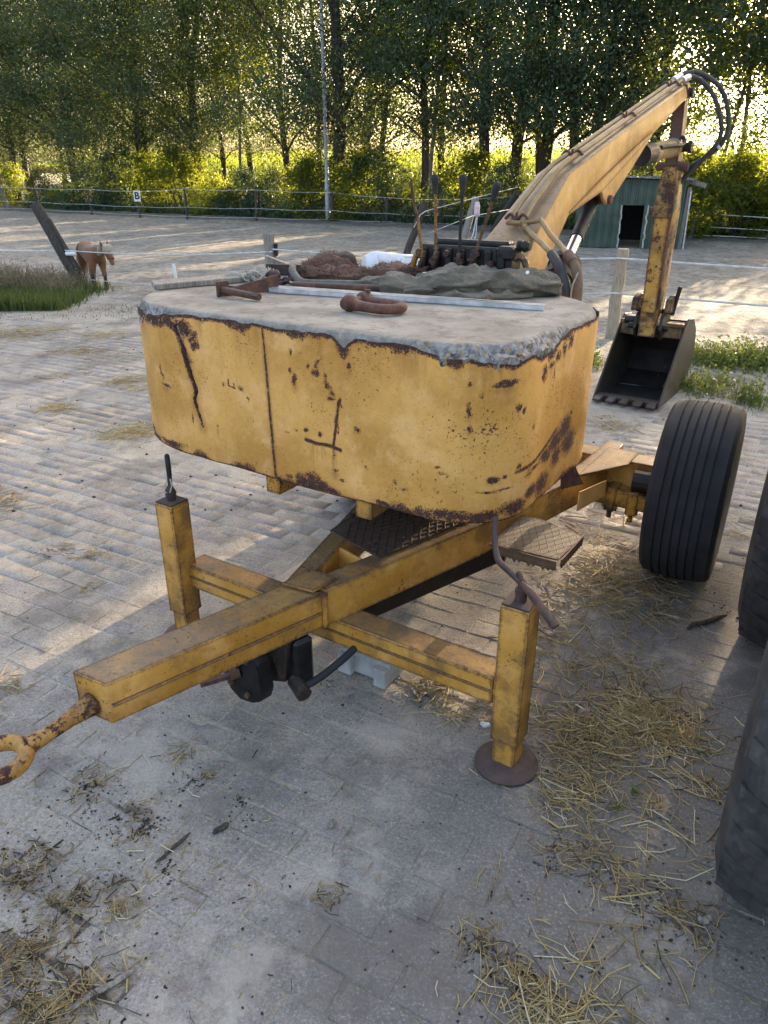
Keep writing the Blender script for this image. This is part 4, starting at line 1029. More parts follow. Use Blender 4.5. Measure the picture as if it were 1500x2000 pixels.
# concrete core with the broken upper edge
MT['concrete'] = M('old_concrete'); m = MT['concrete']; P = m.obj
c = m.mix(m.step(m.noise(4, 6, .6), .35, .65), (.235, .208, .168), (.36, .325, .272))
c = m.mix(m.math('MULTIPLY', m.step(m.noise(11, 8, .78), .48, .62), .7), c, (.165, .138, .108))
c = m.mix(m.step(m.noise(120, 3), .64, .72), c, (.10, .085, .07))
vcell = m.voro(80, None, 'F1', 'Color'); sepc = m.n.new('ShaderNodeSeparateColor'); m.l.new(vcell, sepc.inputs[0])
agg = m.mix(m.step(m.noise(55, 5, .7), .35, .65), (.17, .155, .14), (.42, .40, .37)); agg = m.mix(m.math('MULTIPLY', m.step(sepc.outputs[1], .70, .74), m.step(m.voro(80), .5, .3)), agg, (.38, .25, .10)); agg = m.mix(m.step(m.noise(38, 6, .75), .54, .62), agg, (.075, .062, .055))
rf_ = m.attr('rough'); c = m.mix(rf_, c, agg)
hh = m.math('ADD', m.math('MULTIPLY', m.noise(60, 5, .7), .5), m.math('MULTIPLY', m.math('MULTIPLY', m.noise(38, 6, .75), rf_), 3.0))
m.set(color=c, rough=.95, spec=.2, normal=m.bump(hh, .6, .008)); MT['concrete'] = m.m
sa2 = np.arange(0, 2.7, .0065); S2 = np.concatenate([sa2, np.arange(2.71, PER, .03)]); sx2 = sx_of(S2); x2, y2 = at_s(S2); n2x, n2y = nrm_s(S2)
broken = np.clip(np.clip(1 - np.abs((sx2 - .82) / .36) ** 3, 0, 1) + np.clip(1 - np.abs((sx2 + .78) / .34) ** 2, 0, 1) + .25, 0, 1)
rows = [(-.008, 1.15, 0), (-.006, 1.205, 1), (-.004, 1.222, 1), (-.004, 1.238, 1), (-.005, 1.250, 1), (-.009, 1.262, 1), (-.016, 1.270, .8), (-.028, 1.2745, .35), (-.045, 1.275, .1)]
Vs, Rg = [], []
for dx, z, rgh in rows:
    jx = (fbm(sx2 * 34, z * 60, 3, 3) - .5) * .030 * rgh * broken; jz = (fbm(sx2 * 30, z * 50, 8, 3) - .5) * .020 * rgh * broken * (1 if z < 1.274 else .3)
    o_ = dx + jx - .010 * broken * rgh * (z > 1.245)
    Vs.append(np.stack([x2 + n2x * o_, y2 + n2y * o_, np.full_like(x2, z) + jz], -1)); Rg.append(np.full_like(x2, rgh) * np.clip(broken * 1.3, 0, 1))
cx, cy = -.06, .02
for k in np.linspace(1, 0, 14)[1:]:
    bx, by = x2 - n2x * .045, y2 - n2y * .045
    X_, Y_ = cx + (bx - cx) * k, cy + (by - cy) * k
    Vs.append(np.stack([X_, Y_, 1.2752 + (fbm(X_ * 5, Y_ * 5, 1, 3) - .5) * .006], -1)); Rg.append(np.zeros_like(x2))
V = np.stack(Vs, 1).reshape(-1, 3); me = mesh_np('concrete_fill', V, grid_faces(len(S2), len(Vs), wrap=True)); attr(me, 'rough', np.stack(Rg, 1).ravel()); me.shade_smooth(); me.set_sharp_from_angle(angle=R(50))
ob('concrete_fill', me, MT['concrete'], cw)
bm = B(); slab(bm, [tuple(p) for p in path[:-1:3] * .985], .755, .762); ob('base_plate', bm, MT['rust_dark'], cw)
for x in (-.084, .300):
    bm = B(); box(bm, (x, .02, .7085), (.062, 1.03, .072), bev=.004); ob('support_beam', bm, YF, cw, 40)
bm = B(); lathe(bm, [(.20, .474), (.20, .60), (.24, .605), (.24, .70), (.0, .70), (.0, .474)], (.1, .32, 0), (0, 0, 1), 32); ob('slewing_ring', bm, MT['black_oily'], EX, 40)
bm = B(); prism(bm, [(.60, .55, .474), (.66, .66, .474), (.655, .665, .474), (.595, .555, .474)], [(.60, .50, .66), (.60, .56, .66), (.595, .565, .66), (.595, .505, .66)]); ob('gusset', bm, MT['rust_red'], EX)

# --- valve block with levers
vb = bpy.data.objects.new('valve_block', None); COL.objects.link(vb); vb.parent = EX; vb.location = (0, 0, 0)
VBY = .47
bm = B(); box(bm, (.155, VBY, 1.395), (.40, .10, .085), bev=.008)
for k in range(7): box(bm, (-.02 + k * .056, VBY - .05, 1.395), (.03, .03, .065), bev=.006)
box(bm, (.33, VBY - .02, 1.42), (.07, .09, .05), bev=.01); box(bm, (.16, VBY + .02, 1.445), (.33, .06, .025), bev=.008)
ob('block', bm, MT['black_oily'], vb)
for k in range(6):
    bm = B(); cyl(bm, (-.03 + k * .062, VBY - .06, 1.41 - (k % 2) * .03), (-.03 + k * .062, VBY - .085, 1.41 - (k % 2) * .03), .013, n=6); ob('fitting', bm, MT['yellow_pump'], vb, 40)
bm = B(); lathe(bm, [(0, 0), (.022, 0), (.022, .011), (.018, .012), (.018, .023), (.022, .024), (.022, .035), (.017, .036), (.016, .048), (0, .048)], (.36, VBY, 1.445), (1, 0, 0), 14); ob('end_plug', bm, MT['black_steel'], vb, 40)
bm = B()
for x in (-.02, .06, .17, .30): box(bm, (x, VBY - .03, 1.345), (.05, .10, .02), bev=.003)
box(bm, (.14, VBY + .01, 1.31), (.30, .06, .075), bev=.004); ob('mount', bm, MT['rust'], vb)
for p, q in (((-.03, VBY - .04, 1.39), (-.085, VBY - .04, 1.30)), ((.36, VBY - .03, 1.40), (.42, VBY - .03, 1.30))):
    s = 1 if q[0] > p[0] else -1
    bm = B(); tube(bm, curve([p, (p[0] + s * .025, p[1], p[2] + .008), (q[0] - s * .012, q[1], p[2] - .02), q, (q[0] + s * .004, q[1], q[2] - .05)], 18), .0125, 10); ob('port_pipe', bm, MT['yellow_arm'], vb, 60)
for bx, bz, tx, tz, knob, mt in ((-.015, 1.38, -.072, 1.672, 0, 'yellow_arm'), (.045, 1.38, .034, 1.692, 1, 'yellow_arm'), (.146, 1.38, .153, 1.692, 1, 'black_steel'), (.205, 1.38, .296, 1.665, 1, 'yellow_arm')):
    a, b = Vector((bx, VBY - .07, bz)), Vector((tx, VBY - .075, tz))
    bm = B(); k = .78 if knob else 1.0
    if knob: tube(bm, [a, a.lerp(b, k)], .0062, 8)
    else: tube(bm, [a, a.lerp(b, .5) + Vector((.004, 0, 0)), a.lerp(b, .8) - Vector((.004, 0, 0)), b], [.007, .006, .006, .004], 8)
    lv = ob('lever', bm, MT[mt], vb, 50)
    bm = B(); box(bm, a + Vector((0, 0, .006)), (.017, .030, .060), Euler((0, .1, 0)), bev=.004); box(bm, a + Vector((0, -.014, -.014)), (.012, .035, .026), bev=.003); cyl(bm, a + Vector((-.014, -.01, .012)), a + Vector((.014, -.01, .012)), .006, n=8); ob('clevis', bm, MT['yellow_pump'], lv, 50)
    if knob:
        bm = B(); d = (b - a).normalized(); s = a.lerp(b, .775); L_ = (b - s).length
        lathe(bm, [(.0, 0), (.008, .0), (.0095, L_ * .2), (.0135, L_ * .55), (.0155, L_ * .78), (.012, L_ * .95), (.0, L_)], s, d, 14); ob('knob', bm, MT['rubber'], lv, 60)

# --- boom
def loft(bm, secs, bev=0.0):
    """rectangular sections: (xl, xr, top(y,z), bottom(y,z))"""
    rs = []
    for xl, xr, t, b in secs: rs.append([bm.verts.new((xl, *t)), bm.verts.new((xr, *t)), bm.verts.new((xr, *b)), bm.verts.new((xl, *b))])
    for a, b in zip(rs, rs[1:]):
        for i in range(4): bm.faces.new((a[i], a[(i + 1) % 4], b[(i + 1) % 4], b[i]))
    bm.faces.new(rs[0]); bm.faces.new(rs[-1][::-1])
    if bev:
        bm.normal_update(); es = [e for e in bm.edges if len(e.link_faces) == 2 and e.calc_face_angle(0) > .5]
        bmesh.ops.bevel(bm, geom=es, offset=bev, segments=2, affect='EDGES', profile=.6)
YB = MT['yellow_boom']
bm = B(); loft(bm, [(-.035, .225, (.64, 1.12), (.95, 1.02)), (-.045, .195, (1.0, 1.405), (1.20, 1.29)), (-.035, .135, (1.555, 1.69), (1.60, 1.495)), (-.032, .132, (2.05, 1.822), (2.09, 1.615)), (-.030, .130, (2.95, 2.052), (2.98, 1.908)), (-.026, .126, (3.66, 2.232), (3.76, 2.165))], .008)
boom = ob('boom', bm, YB, EX, 40)
bm = B(); loft(bm, [(.1325, .138, (1.60, 1.515), (1.61, 1.505)), (.1345, .139, (2.1, 1.680), (2.10, 1.605)), (.1335, .1375, (2.93, 1.925), (2.95, 1.905))]); ob('side_plate', bm, YB, boom)
for x in (.121, -.037):
    bm = B(); side(bm, [(2.06, 1.62), (2.13, 1.555), (2.19, 1.530), (2.27, 1.545), (2.60, 1.718), (2.95, 1.905), (2.5, 1.79)], x, x + .016, .002); ob('lug_plate', bm, YB, boom)
bm = B(); cyl(bm, (-.05, 2.215, 1.555), (.155, 2.215, 1.555), .024, n=14); ob('pin', bm, MT['rust_red'], boom, 40)
for x in (-.02, .105):
    bm = B(); side(bm, [(3.60, 2.16), (3.62, 2.225), (3.78, 2.262), (3.86, 2.235), (3.84, 2.17), (3.74, 2.14)], x - .012, x + .012, .006); ob('tip_plate', bm, YB, boom, 40)
bm = B(); cyl(bm, (-.05, 3.80, 2.20), (.15, 3.80, 2.20), .03, n=14); ob('pin', bm, MT['black_steel'], boom, 40)
# hydraulic pipes along the boom top
MT['pipe'] = paint('pipe_paint', (.36, .245, .11), .8, .4, edges=False, rough=.6)
P1 = [(.030, 3.74, 2.275), (.030, 3.60, 2.245), (.030, 2.9, 2.065), (.030, 2.05, 1.848), (.030, 1.60, 1.735), (.022, 1.50, 1.690), (.02, 1.25, 1.565), (.03, 1.10, 1.485), (.10, 1.11, 1.485), (.165, 1.06, 1.445), (.27, .95, 1.41), (.345, .87, 1.38)]
P2 = [(.085, 3.74, 2.272), (.085, 3.60, 2.242), (.085, 2.9, 2.063), (.085, 2.05, 1.847), (.085, 1.60, 1.735), (.082, 1.50, 1.690), (.085, 1.25, 1.565), (.10, 1.10, 1.485), (.18, 1.12, 1.50), (.25, 1.07, 1.445), (.36, .95, 1.40), (.425, .87, 1.37)]
for P_ in (P1, P2):
    bm = B(); tube(bm, P_, .0125, 10); ob('hydraulic_pipe', bm, MT['pipe'], boom, 60)
for y, z in ((3.52, 2.222), (2.62, 1.992), (1.78, 1.776), (1.13, 1.500)):
    bm = B(); tube(bm, curve([(-.0, y, z), (.028, y, z + .022), (.057, y, z - .004), (.087, y, z + .022), (.115, y, z)], 20), .0075, 6); cyl(bm, (.057, y, z - .02), (.057, y, z + .03), .006, n=6); ob('pipe_clamp', bm, MT['rust'], boom, 60)
# hoses from the pipes down beside the tank
bm = B(); tube(bm, curve([(.338, .875, 1.383), (.385, .83, 1.35), (.43, .80, 1.29), (.455, .785, 1.22), (.46, .77, 1.0)], 20), .021, 10); ob('hose', bm, MT['hose'], boom, 60)
bm = B()
tube(bm, curve([(.415, .88, 1.375), (.455, .84, 1.35), (.488, .805, 1.30), (.50, .785, 1.22), (.50, .77, 1.0)], 22), .021, 10); ob('hose', bm, paint('dusty_hose', (.17, .115, .06), .8, .2, edges=False, rough=.8), boom, 60)
bm = B(); cyl(bm, (.405, .895, 1.38), (.450, .845, 1.353), .0245, n=12); ob('hose_collar', bm, MT['rust_red'], boom, 50)
# boom cylinder
cyA, cyB = Vector((.05, 2.215, 1.555)), Vector((.12, 1.35, .98))
d = (cyB - cyA)
bm = B(); cyl(bm, cyA.lerp(cyB, .02), cyA.lerp(cyB, .33), .038, .036, 16); ob('rod_cover', bm, MT['black_steel'], EX, 40)
bm = B(); cyl(bm, cyA.lerp(cyB, .32), cyA.lerp(cyB, .62), .031, n=20); rod_ = ob('boom_cylinder_rod', bm, MT['chrome'], EX, 40)
bm = B(); cyl(bm, cyA.lerp(cyB, .53), cyA.lerp(cyB, .57), .088, n=20); cyl(bm, cyA.lerp(cyB, .57), cyA.lerp(cyB, 1.2), .078, n=20); cyl(bm, cyA.lerp(cyB, .64), cyA.lerp(cyB, .67), .086, n=20); ob('boom_cylinder', bm, MT['black_steel'], EX, 40)
bm = B(); tube(bm, [(.47, .79, 1.20), (.485, .76, 1.28), (.50, .77, 1.33)], .004, 6); ob('cord', bm, MT['twine'], EX)

# --- dipper arm
ARM = paint('arm_paint', (.42, .235, .05), 2.0, .2, grime=.75, pits=2.6, soil=.6, flake=.54)
bm = B(); loft(bm, [(-.01, .115, (3.85, .50), (4.02, .50)), (-.012, .118, (3.86, .80), (4.06, .80)), (-.014, .120, (3.84, 1.44), (4.08, 1.44)), (-.010, .116, (3.83, 1.56), (4.05, 1.58)), (.006, .110, (3.84, 1.74), (4.01, 1.76))], .004)
dip = ob('dipper_arm', bm, ARM, EX, 40)
bm = B(); loft(bm, [(.012, .104, (3.845, 1.70), (3.99, 1.72)), (.018, .10, (3.83, 2.02), (3.95, 2.04)), (.022, .096, (3.80, 2.22), (3.89, 2.24))], .004); ob('arm_head', bm, paint('arm_head_paint', (.11, .06, .042), 1.6, 0, pits=1.5), dip, 40)
bm = B(); box(bm, (.06, 3.832, 1.18), (.12, .01, .60)); ob('front_plate', bm, MT['rust_red'], dip)
bm = B(); box(bm, (.053, 3.825, 1.08), (.105, .012, .78), bev=.003); ob('wear_plate', bm, paint('arm_paint_front', (.50, .275, .05), 1.9, 0, pits=2.4, soil=.5, flake=.56), dip)
bm = B(); box(bm, (.052, 3.825, 1.43), (.15, .02, .10), bev=.004); cyl(bm, (-.05, 3.85, 1.43), (-.02, 3.85, 1.43), .028, n=12); ob('collar', bm, ARM, dip, 40)
bm = B(); cyl(bm, (-.045, 3.87, 1.735), (.175, 3.87, 1.735), .030, n=14); ob('pin', bm, MT['rust'], dip, 40)
bm = B(); cyl(bm, (-.03, 3.90, 1.86), (.165, 3.90, 1.86), .032, n=14); cyl(bm, (.15, 3.90, 1.86), (.175, 3.90, 1.86), .042, n=6); ob('pin', bm, MT['black_steel'], dip, 40)
bm = B(); side(bm, [(4.04, .78), (4.13, .80), (4.14, 1.32), (4.06, 1.44)], .03, .10, .004); cyl(bm, (.065, 4.11, .62), (.065, 4.11, .92), .02, n=10); ob('bucket_cylinder', bm, MT['black_steel'], dip, 40)
# dipper cylinder between boom underside and arm
bm = B(); a, b = Vector((.05, 3.02, 1.79)), Vector((.05, 3.90, 1.86)); cyl(bm, a.lerp(b, .08), a.lerp(b, .90), .058, n=18); cyl(bm, a.lerp(b, .88), a.lerp(b, 1.03), .066, n=18); ob('dipper_cylinder', bm, MT['pipe'], EX, 40)
bm = B(); cyl(bm, a.lerp(b, .05), a.lerp(b, .28), .066, n=18); tube(bm, curve([a.lerp(b, .35) + Vector((.05, 0, .03)), a.lerp(b, .6) + Vector((.07, 0, .03)), a.lerp(b, .85) + Vector((.085, 0, .02)), a.lerp(b, .93) + Vector((.075, 0, .06)), a.lerp(b, .95) + Vector((0, 0, .075))], 16), .014, 8); ob('gland', bm, MT['black_steel'], EX, 50)
# hose loops at the elbow
for pts in ([(.030, 3.74, 2.275), (.05, 3.84, 2.315), (.14, 3.95, 2.325), (.29, 4.02, 2.22), (.365, 4.05, 2.02), (.34, 4.05, 1.88), (.24, 4.04, 1.79), (.10, 4.03, 1.70)],
            [(.085, 3.74, 2.272), (.10, 3.84, 2.300), (.17, 3.92, 2.27), (.26, 3.97, 2.17), (.325, 4.0, 2.01), (.325, 4.02, 1.90), (.25, 4.03, 1.80), (.10, 4.01, 1.62)]):
    bm = B(); tube(bm, curve(pts, 42), .0165, 10); ob('hydraulic_hose', bm, MT['hose'], EX, 60)
bm = B(); cyl(bm, (.028, 3.70, 2.268), (.040, 3.82, 2.305), .022, n=10); cyl(bm, (.085, 3.70, 2.263), (.095, 3.82, 2.293), .022, n=10); ob('hose_fitting', bm, MT['galv'], EX, 40)
bm = B(); box(bm, (.318, 4.03, 1.875), (.085, .03, .02), Euler((0, .9, 0)), bev=.004); ob('hose_tie', bm, MT['galv'], EX)

# --- bucket
MT['bucket'] = paint('bucket_paint', (.060, .050, .040), 1.3, .25, pits=1.2, grime=.3); MT['bucket_in'] = simple('worn_bucket_steel', (.030, .027, .025), .6, .3, .4, 7, .5, 40)
bk = bpy.data.objects.new('bucket', None); COL.objects.link(bk); bk.parent = EX
prof = [(3.54, .035), (4.16, .02), (4.42, .10), (4.53, .27), (4.46, .47), (4.30, .575), (4.16, .585)]
def shellb(bm, prof, x0, x1, t):
    k = len(prof)
    for i in range(k - 1):
        (ya, za), (yb, zb) = prof[i], prof[i + 1]; L = math.hypot(yb - ya, zb - za); ny, nz_ = (zb - za) / L * t, -(yb - ya) / L * t
        prism(bm, [(x0, ya, za), (x0, yb, zb), (x0, yb - ny, zb - nz_), (x0, ya - ny, za - nz_)], [(x1, ya, za), (x1, yb, zb), (x1, yb - ny, zb - nz_), (x1, ya - ny, za - nz_)])
bm = B(); shellb(bm, prof, -.20, .30, -.016); ob('bucket_shell', bm, MT['bucket_in'], bk)
for x in (-.212, .300):
    bm = B(); side(bm, [(3.52, .03), (4.17, .008), (4.44, .09), (4.55, .27), (4.48, .48), (4.31, .60), (4.12, .62), (4.02, .555)], x, x + .014, .002); ob('side_plate', bm, MT['bucket'], bk)
bm = B(); box(bm, (.044, 4.085, .575), (.50, .13, .03), bev=.004); box(bm, (.044, 4.045, .515), (.495, .03, .09), bev=.004); ob('top_beam', bm, paint('bucket_lip_paint', (.22, .15, .06), 1.4, .5, grime=.5), bk)
for k in range(5):
    x = -.165 + k * .105
    bm = B(); prism(bm, [(x - .036, 3.58, .022), (x + .036, 3.58, .022), (x + .030, 3.46, .03), (x - .030, 3.46, .03)], [(x - .036, 3.58, .062), (x + .036, 3.58, .062), (x + .030, 3.46, .045), (x - .030, 3.46, .045)], .004); ob('tooth', bm, MT['bucket'], bk)
bm = B(); box(bm, (.044, 3.60, .045), (.50, .09, .03), bev=.004); ob('cutting_edge', bm, MT['bucket'], bk)
for x in (-.045, .150):
    bm = B(); side(bm, [(3.92, .47), (3.86, .56), (3.90, .66), (4.0, .70), (4.13, .66), (4.16, .57)], x - .012, x + .012, .004); ob('ear', bm, MT['black_steel'], bk)
bm = B(); cyl(bm, (-.11, 3.93, .565), (.20, 3.93, .565), .024, n=12); cyl(bm, (-.16, 3.99, .60), (-.08, 3.99, .60), .03, n=12); cyl(bm, (-.09, 4.03, .68), (.21, 4.03, .68), .02, n=12); ob('pin', bm, MT['black_steel'], bk, 40)
for x in (-.075, .185):
    bm = B(); side(bm, [(3.88, .69), (3.90, .79), (4.0, .81), (4.08, .76), (4.06, .68)], x - .025, x + .025, .006); cyl(bm, (x - .03, 4.02, .74), (x + .03, 4.02, .74), .03, n=10); ob('link', bm, ARM, bk)
bm = B(); tube(bm, [(.20, 4.0, .66), (.22, 3.99, .80), (.23, 4.0, .88)], .018, 6); ob('link_pin', bm, MT['black_steel'], bk, 40)

# ------------------------------------------------------------------ things lying on the counterweight
TOP = 1.2765
_c, _s = math.cos(R(-33)), math.sin(R(-33))
def LW(x, y, z=TOP): return Vector((-.05 + x * _c - y * _s, 2.75 + x * _s + y * _c, z))
def item(name, x, y, label, cat, group=None, z=TOP): return empty(name, LW(x, y, z), R(-33), label, cat, group)

# big bow shackle
t = item('shackle', .155, -.19, 'large rusty bow shackle lying flat on the bare concrete', 'shackle')
bm = B(); U = [(-.075, -.035, .022), (-.03, -.040, .020), (.03, -.046, .019), (.072, -.034, .019), (.090, .0, .019), (.076, .036, .019), (.03, .050, .020), (-.03, .046, .022), (-.075, .042, .024)]
rs = [.020, .017, .0165, .0165, .017, .0165, .0165, .017, .020]; cv = curve(U, 40); tube(bm, cv, [float(np.interp(i / (len(cv) - 1), np.linspace(0, 1, 9), rs)) for i in range(len(cv))], 14); ob('bow', bm, MT['rust_red'], t, 60)
bm = B(); lathe(bm, [(.0, -.024), (.018, -.022), (.026, -.012), (.028, 0), (.026, .012), (.018, .022), (0, .024)], (-.085, -.037, .026), (0, 1, 0), 20); lathe(bm, [(.0, -.022), (.018, -.02), (.025, -.01), (.027, 0), (.025, .01), (.018, .02), (0, .022)], (-.083, .044, .028), (0, 1, 0), 20); ob('eye', bm, MT['rust_red'], t, 60)
bm = B(); cyl(bm, (-.085, -.068, .026), (-.085, .085, .029), .0135, n=14); cyl(bm, (-.085, -.0635, .026), (-.085, -.066, .026), .019, n=16); box(bm, (-.072, .05, .054), (.02, .012, .012)); ob('pin', bm, MT['rust'], t, 50)

# two galvanised rails side by side
def rail(x, y, dx, dy, L, label):
    t = item('metal_rail', x, y, label, 'metal rail'); a = math.atan2(dy, dx)
    d = Vector((math.cos(a), math.sin(a), 0)); w = Vector((-d.y, d.x, 0))
    pr = [(0, 0), (.030, 0), (.030, .018), (.022, .018), (.022, .016), (.028, .016), (.028, .002), (.002, .002), (.002, .016), (.008, .016), (.008, .018), (0, .018)]
    bm = B(); k = 6
    for (u0, v0), (u1, v1) in (((0, 0), (.030, .0025)), ((0, 0), (.0025, .018)), ((.0275, 0), (.030, .018)), ((0, .0158), (.009, .018)), ((.021, .0158), (.030, .018))):
        p = [w * u0 + Vector((0, 0, v0)), w * u1 + Vector((0, 0, v0)), w * u1 + Vector((0, 0, v1)), w * u0 + Vector((0, 0, v1))]
        prism(bm, p, [q + d * L for q in p])
    ob('rail', bm, MT['galv'], t)
rail(-.43, -.060, 1.04, .185, 1.06, 'longer galvanised C shaped rail lying nearest the shackle')
rail(-.50, -.028, 1.04, .155, 1.03, 'shorter galvanised rail lying behind the longer one')

# rusty bracket with pin and ring
t = item('hitch_bracket', -.50, -.215, 'rusty triangular bracket with a round pin lying on the front left', 'bracket')
bm = B(); prism(bm, [(-.006, .0, .0), (.0, .0, .0), (.075, .21, .0), (.069, .21, .0)], [(-.006, .0, .026), (.0, .0, .026), (.075, .21, .062), (.069, .21, .062)], .001); ob('gusset', bm, MT['rust'], t)
bm = B(); box(bm, (-.012, -.008, .028), (.012, .055, .056), Euler((0, 0, -.1)), bev=.002); ob('flange', bm, MT['rust'], t)
bm = B(); cyl(bm, (-.01, -.012, .024), (.175, -.02, .014), .0125, n=16); cyl(bm, (.150, -.019, .0155), (.178, -.0205, .0142), .0142, n=6); ob('pin', bm, MT['rust'], t, 40)
bm = B(); tube(bm, curve([(-.02, 0, .022), (-.10, .05, .03), (-.105, .075, .028), (-.05, .07, .022), (.03, .1, .024)], 18), .0055, 8); ob('ring', bm, MT['rust_dark'], t, 60)

# plank, twine, ball, chain, hooks, bars
t = item('wooden_plank', -.80, -.03, 'short grey weathered plank at the left edge of the concrete', 'plank')
bm = B(); prism(bm, [(-.155, -.15, 0), (-.04, -.235, 0), (.135, .26, 0), (.03, .33, 0)], [(-.155, -.15, .022), (-.04, -.235, .022), (.135, .26, .022), (.03, .33, .022)], .003); ob('plank', bm, MT['wood_grey'], t)
t = item('twine_bundle', -.665, .15, 'tangled bundle of pale twine beside the rusty bracket', 'twine'); bm = B(); rr = random.Random(3)
for k in range(26):
    cx_, cy_ = rr.gauss(0, .012), rr.gauss(0, .015); ra, rb_, ti = rr.uniform(.03, .06), rr.uniform(.02, .045), rr.uniform(0, 3)
    pts = [(cx_ + math.cos(a) * ra * math.cos(ti) - math.sin(a) * rb_ * math.sin(ti), cy_ + math.cos(a) * ra * math.sin(ti) + math.sin(a) * rb_ * math.cos(ti), .024 + .02 * math.sin(a * 2 + k) + rr.uniform(-.004, .012)) for a in np.linspace(0, 6.0, 14)]
    tube(bm, pts, .0022, 5)
for k in range(5): tube(bm, curve([(-.03, -.02, .02), (-.10 - .02 * k, -.06 + .02 * k, .03), (-.16, -.09 + .035 * k, .006)], 10), .0018, 5)
ob('strands', bm, MT['twine'], t)
t = item('iron_pot', -.60, .165, 'small round rusty iron ball with a flat top', 'iron ball')
bm = B(); lathe(bm, [(.0, .0), (.018, .001), (.029, .013), (.032, .026), (.029, .040), (.022, .050), (.018, .052), (.015, .048), (.0, .046)], (0, 0, 0), (0, 0, 1), 24); ob('ball', bm, MT['rust'], t, 60)
t = item('chain', -.56, .09, 'heap of rusty chain links in front of the iron ball', 'chain')
def link(bm, c, d, up):
    c, d = Vector(c), Vector(d).normalized(); w = d.cross(Vector(up)).normalized()
    pts = [c + d * (.014 * math.copysign(1, math.cos(a)) + .010 * math.cos(a)) + w * .011 * math.sin(a) for a in np.linspace(0, 2 * math.pi, 14, endpoint=False)]
    tube(bm, pts, .0042, 7, closed=True)
for pts in ([(-.075, -.02, .012), (-.05, -.035, .010), (-.02, -.03, .012), (.01, -.02, .010), (.04, -.015, .012), (.065, .0, .018), (.085, .015, .024), (.10, .025, .018)], [(.04, .02, .010), (.06, .035, .020), (.08, .05, .030), (.10, .06, .020), (.12, .06, .010), (.13, .08, .01)]):
    for k in range(len(pts) - 1):
        bm = B(); a, b = Vector(pts[k]), Vector(pts[k + 1]); link(bm, (a + b) / 2, b - a, (0, 0, 1) if k % 2 else (0, 1, .3)); ob('link', bm, MT['rust_dark'], t, 60)
t = item('bent_pipe', -.36, .16, 'grey steel pipe bent at its left end in front of the brown rug', 'pipe')
bm = B(); tube(bm, curve([(-.17, .05, .060), (-.13, .0, .052), (-.06, -.045, .026), (-.02, -.035, .018), (.06, .0, .018), (.20, .065, .018)], 30), .0155, 12); ob('pipe', bm, simple('grey_old_pipe', (.115, .105, .095), .7, .3, .3, 25, .3), t, 60)
t = item('round_bar', -.21, .12, 'brown round bar with a disc flange in front of the bent pipe', 'steel bar')
bm = B(); cyl(bm, (-.20, -.055, .016), (.185, .06, .016), .014, n=14); ob('bar', bm, MT['rust'], t, 50)
bm = B(); cyl(bm, (.180, .058, .026), (.187, .060, .026), .030, n=18); ob('flange', bm, MT['black_steel'], t, 40)
t = item('flat_bar', -.66, .40, 'dark flat steel bar lying on edge behind the chain', 'steel bar')
bm = B(); box(bm, (0, 0, .024), (.30, .016, .045), Euler((0, 0, .32)), bev=.002); box(bm, (.0, .035, .006), (.30, .06, .012), Euler((0, 0, .32))); ob('bar', bm, MT['rust_dark'], t)
t = item('wood_wedge', -.80, .43, 'grey wooden wedge standing behind the flat bar', 'wood wedge')
bm = B(); prism(bm, [(-.06, -.02, 0), (.11, .03, 0), (.10, .055, 0), (-.07, .005, 0)], [(-.06, -.02, .075), (.11, .03, .02), (.10, .055, .02), (-.07, .005, .075)], .002); ob('wedge', bm, MT['wood_grey'], t)
t = item('iron_hook', -.50, .30, 'rusty iron eye hook lying against the brown rug', 'hook')
bm = B(); tube(bm, curve([(.09, .0, .05), (.03, -.01, .05), (-.03, .01, .055), (-.055, .02, .04), (-.04, .015, .018), (0, 0, .012), (.05, -.01, .014)], 26), .0125, 10); box(bm, (.09, .0, .045), (.05, .045, .045), bev=.006); ob('hook', bm, MT['rust'], t, 60)

# heaps of cloth: height fields with folds
def heap(name, mat, x0, x1, y0, y1, hf, label, cat, n=150, fz=None, edge=None):
    t = item(name, (x0 + x1) / 2, (y0 + y1) / 2, label, cat)
    u = np.linspace(-1, 1, n); v = np.linspace(-1, 1, n)
    U_, V_ = np.meshgrid(u, v, indexing='ij'); ang = np.arctan2(V_, U_)
    rad = 1 + .10 * np.sin(3 * ang + 1) + .07 * np.sin(5 * ang + 2.2) + .04 * np.sin(9 * ang)
    # square to disc
    Ud = U_ * np.sqrt(1 - V_ ** 2 / 2) * rad; Vd = V_ * np.sqrt(1 - U_ ** 2 / 2) * rad
    rr_ = np.sqrt((U_ * np.sqrt(1 - V_ ** 2 / 2)) ** 2 + (V_ * np.sqrt(1 - U_ ** 2 / 2)) ** 2)
    X_ = Ud * (x1 - x0) / 2; Y_ = Vd * (y1 - y0) / 2
    h = hf(X_, Y_, Ud, Vd)
    lipz = np.clip((1 - rr_) / .16, 0, 1) ** .5
    Z = .004 + h * lipz
    bul = 1 + .06 * np.sin(np.clip((1 - rr_) / .16, 0, 1) * np.pi)
    me = mesh_np(name, np.stack([X_ * bul, Y_ * bul, Z], -1).reshape(-1, 3), grid_faces(n, n)); me.shade_smooth()
    return ob(name + '_sheet' if False else 'fabric', me, mat, t), t, (X_ * bul, Y_ * bul, Z)
def folds(X, Y, a, f, s, seed, warp=.05):
    w = (fbm(X * 9, Y * 9, seed, 3) - .5) * warp; t = (X * math.cos(a) + Y * math.sin(a) + w) * f
    return (1 - np.abs(np.sin(t))) ** 1.6 * s
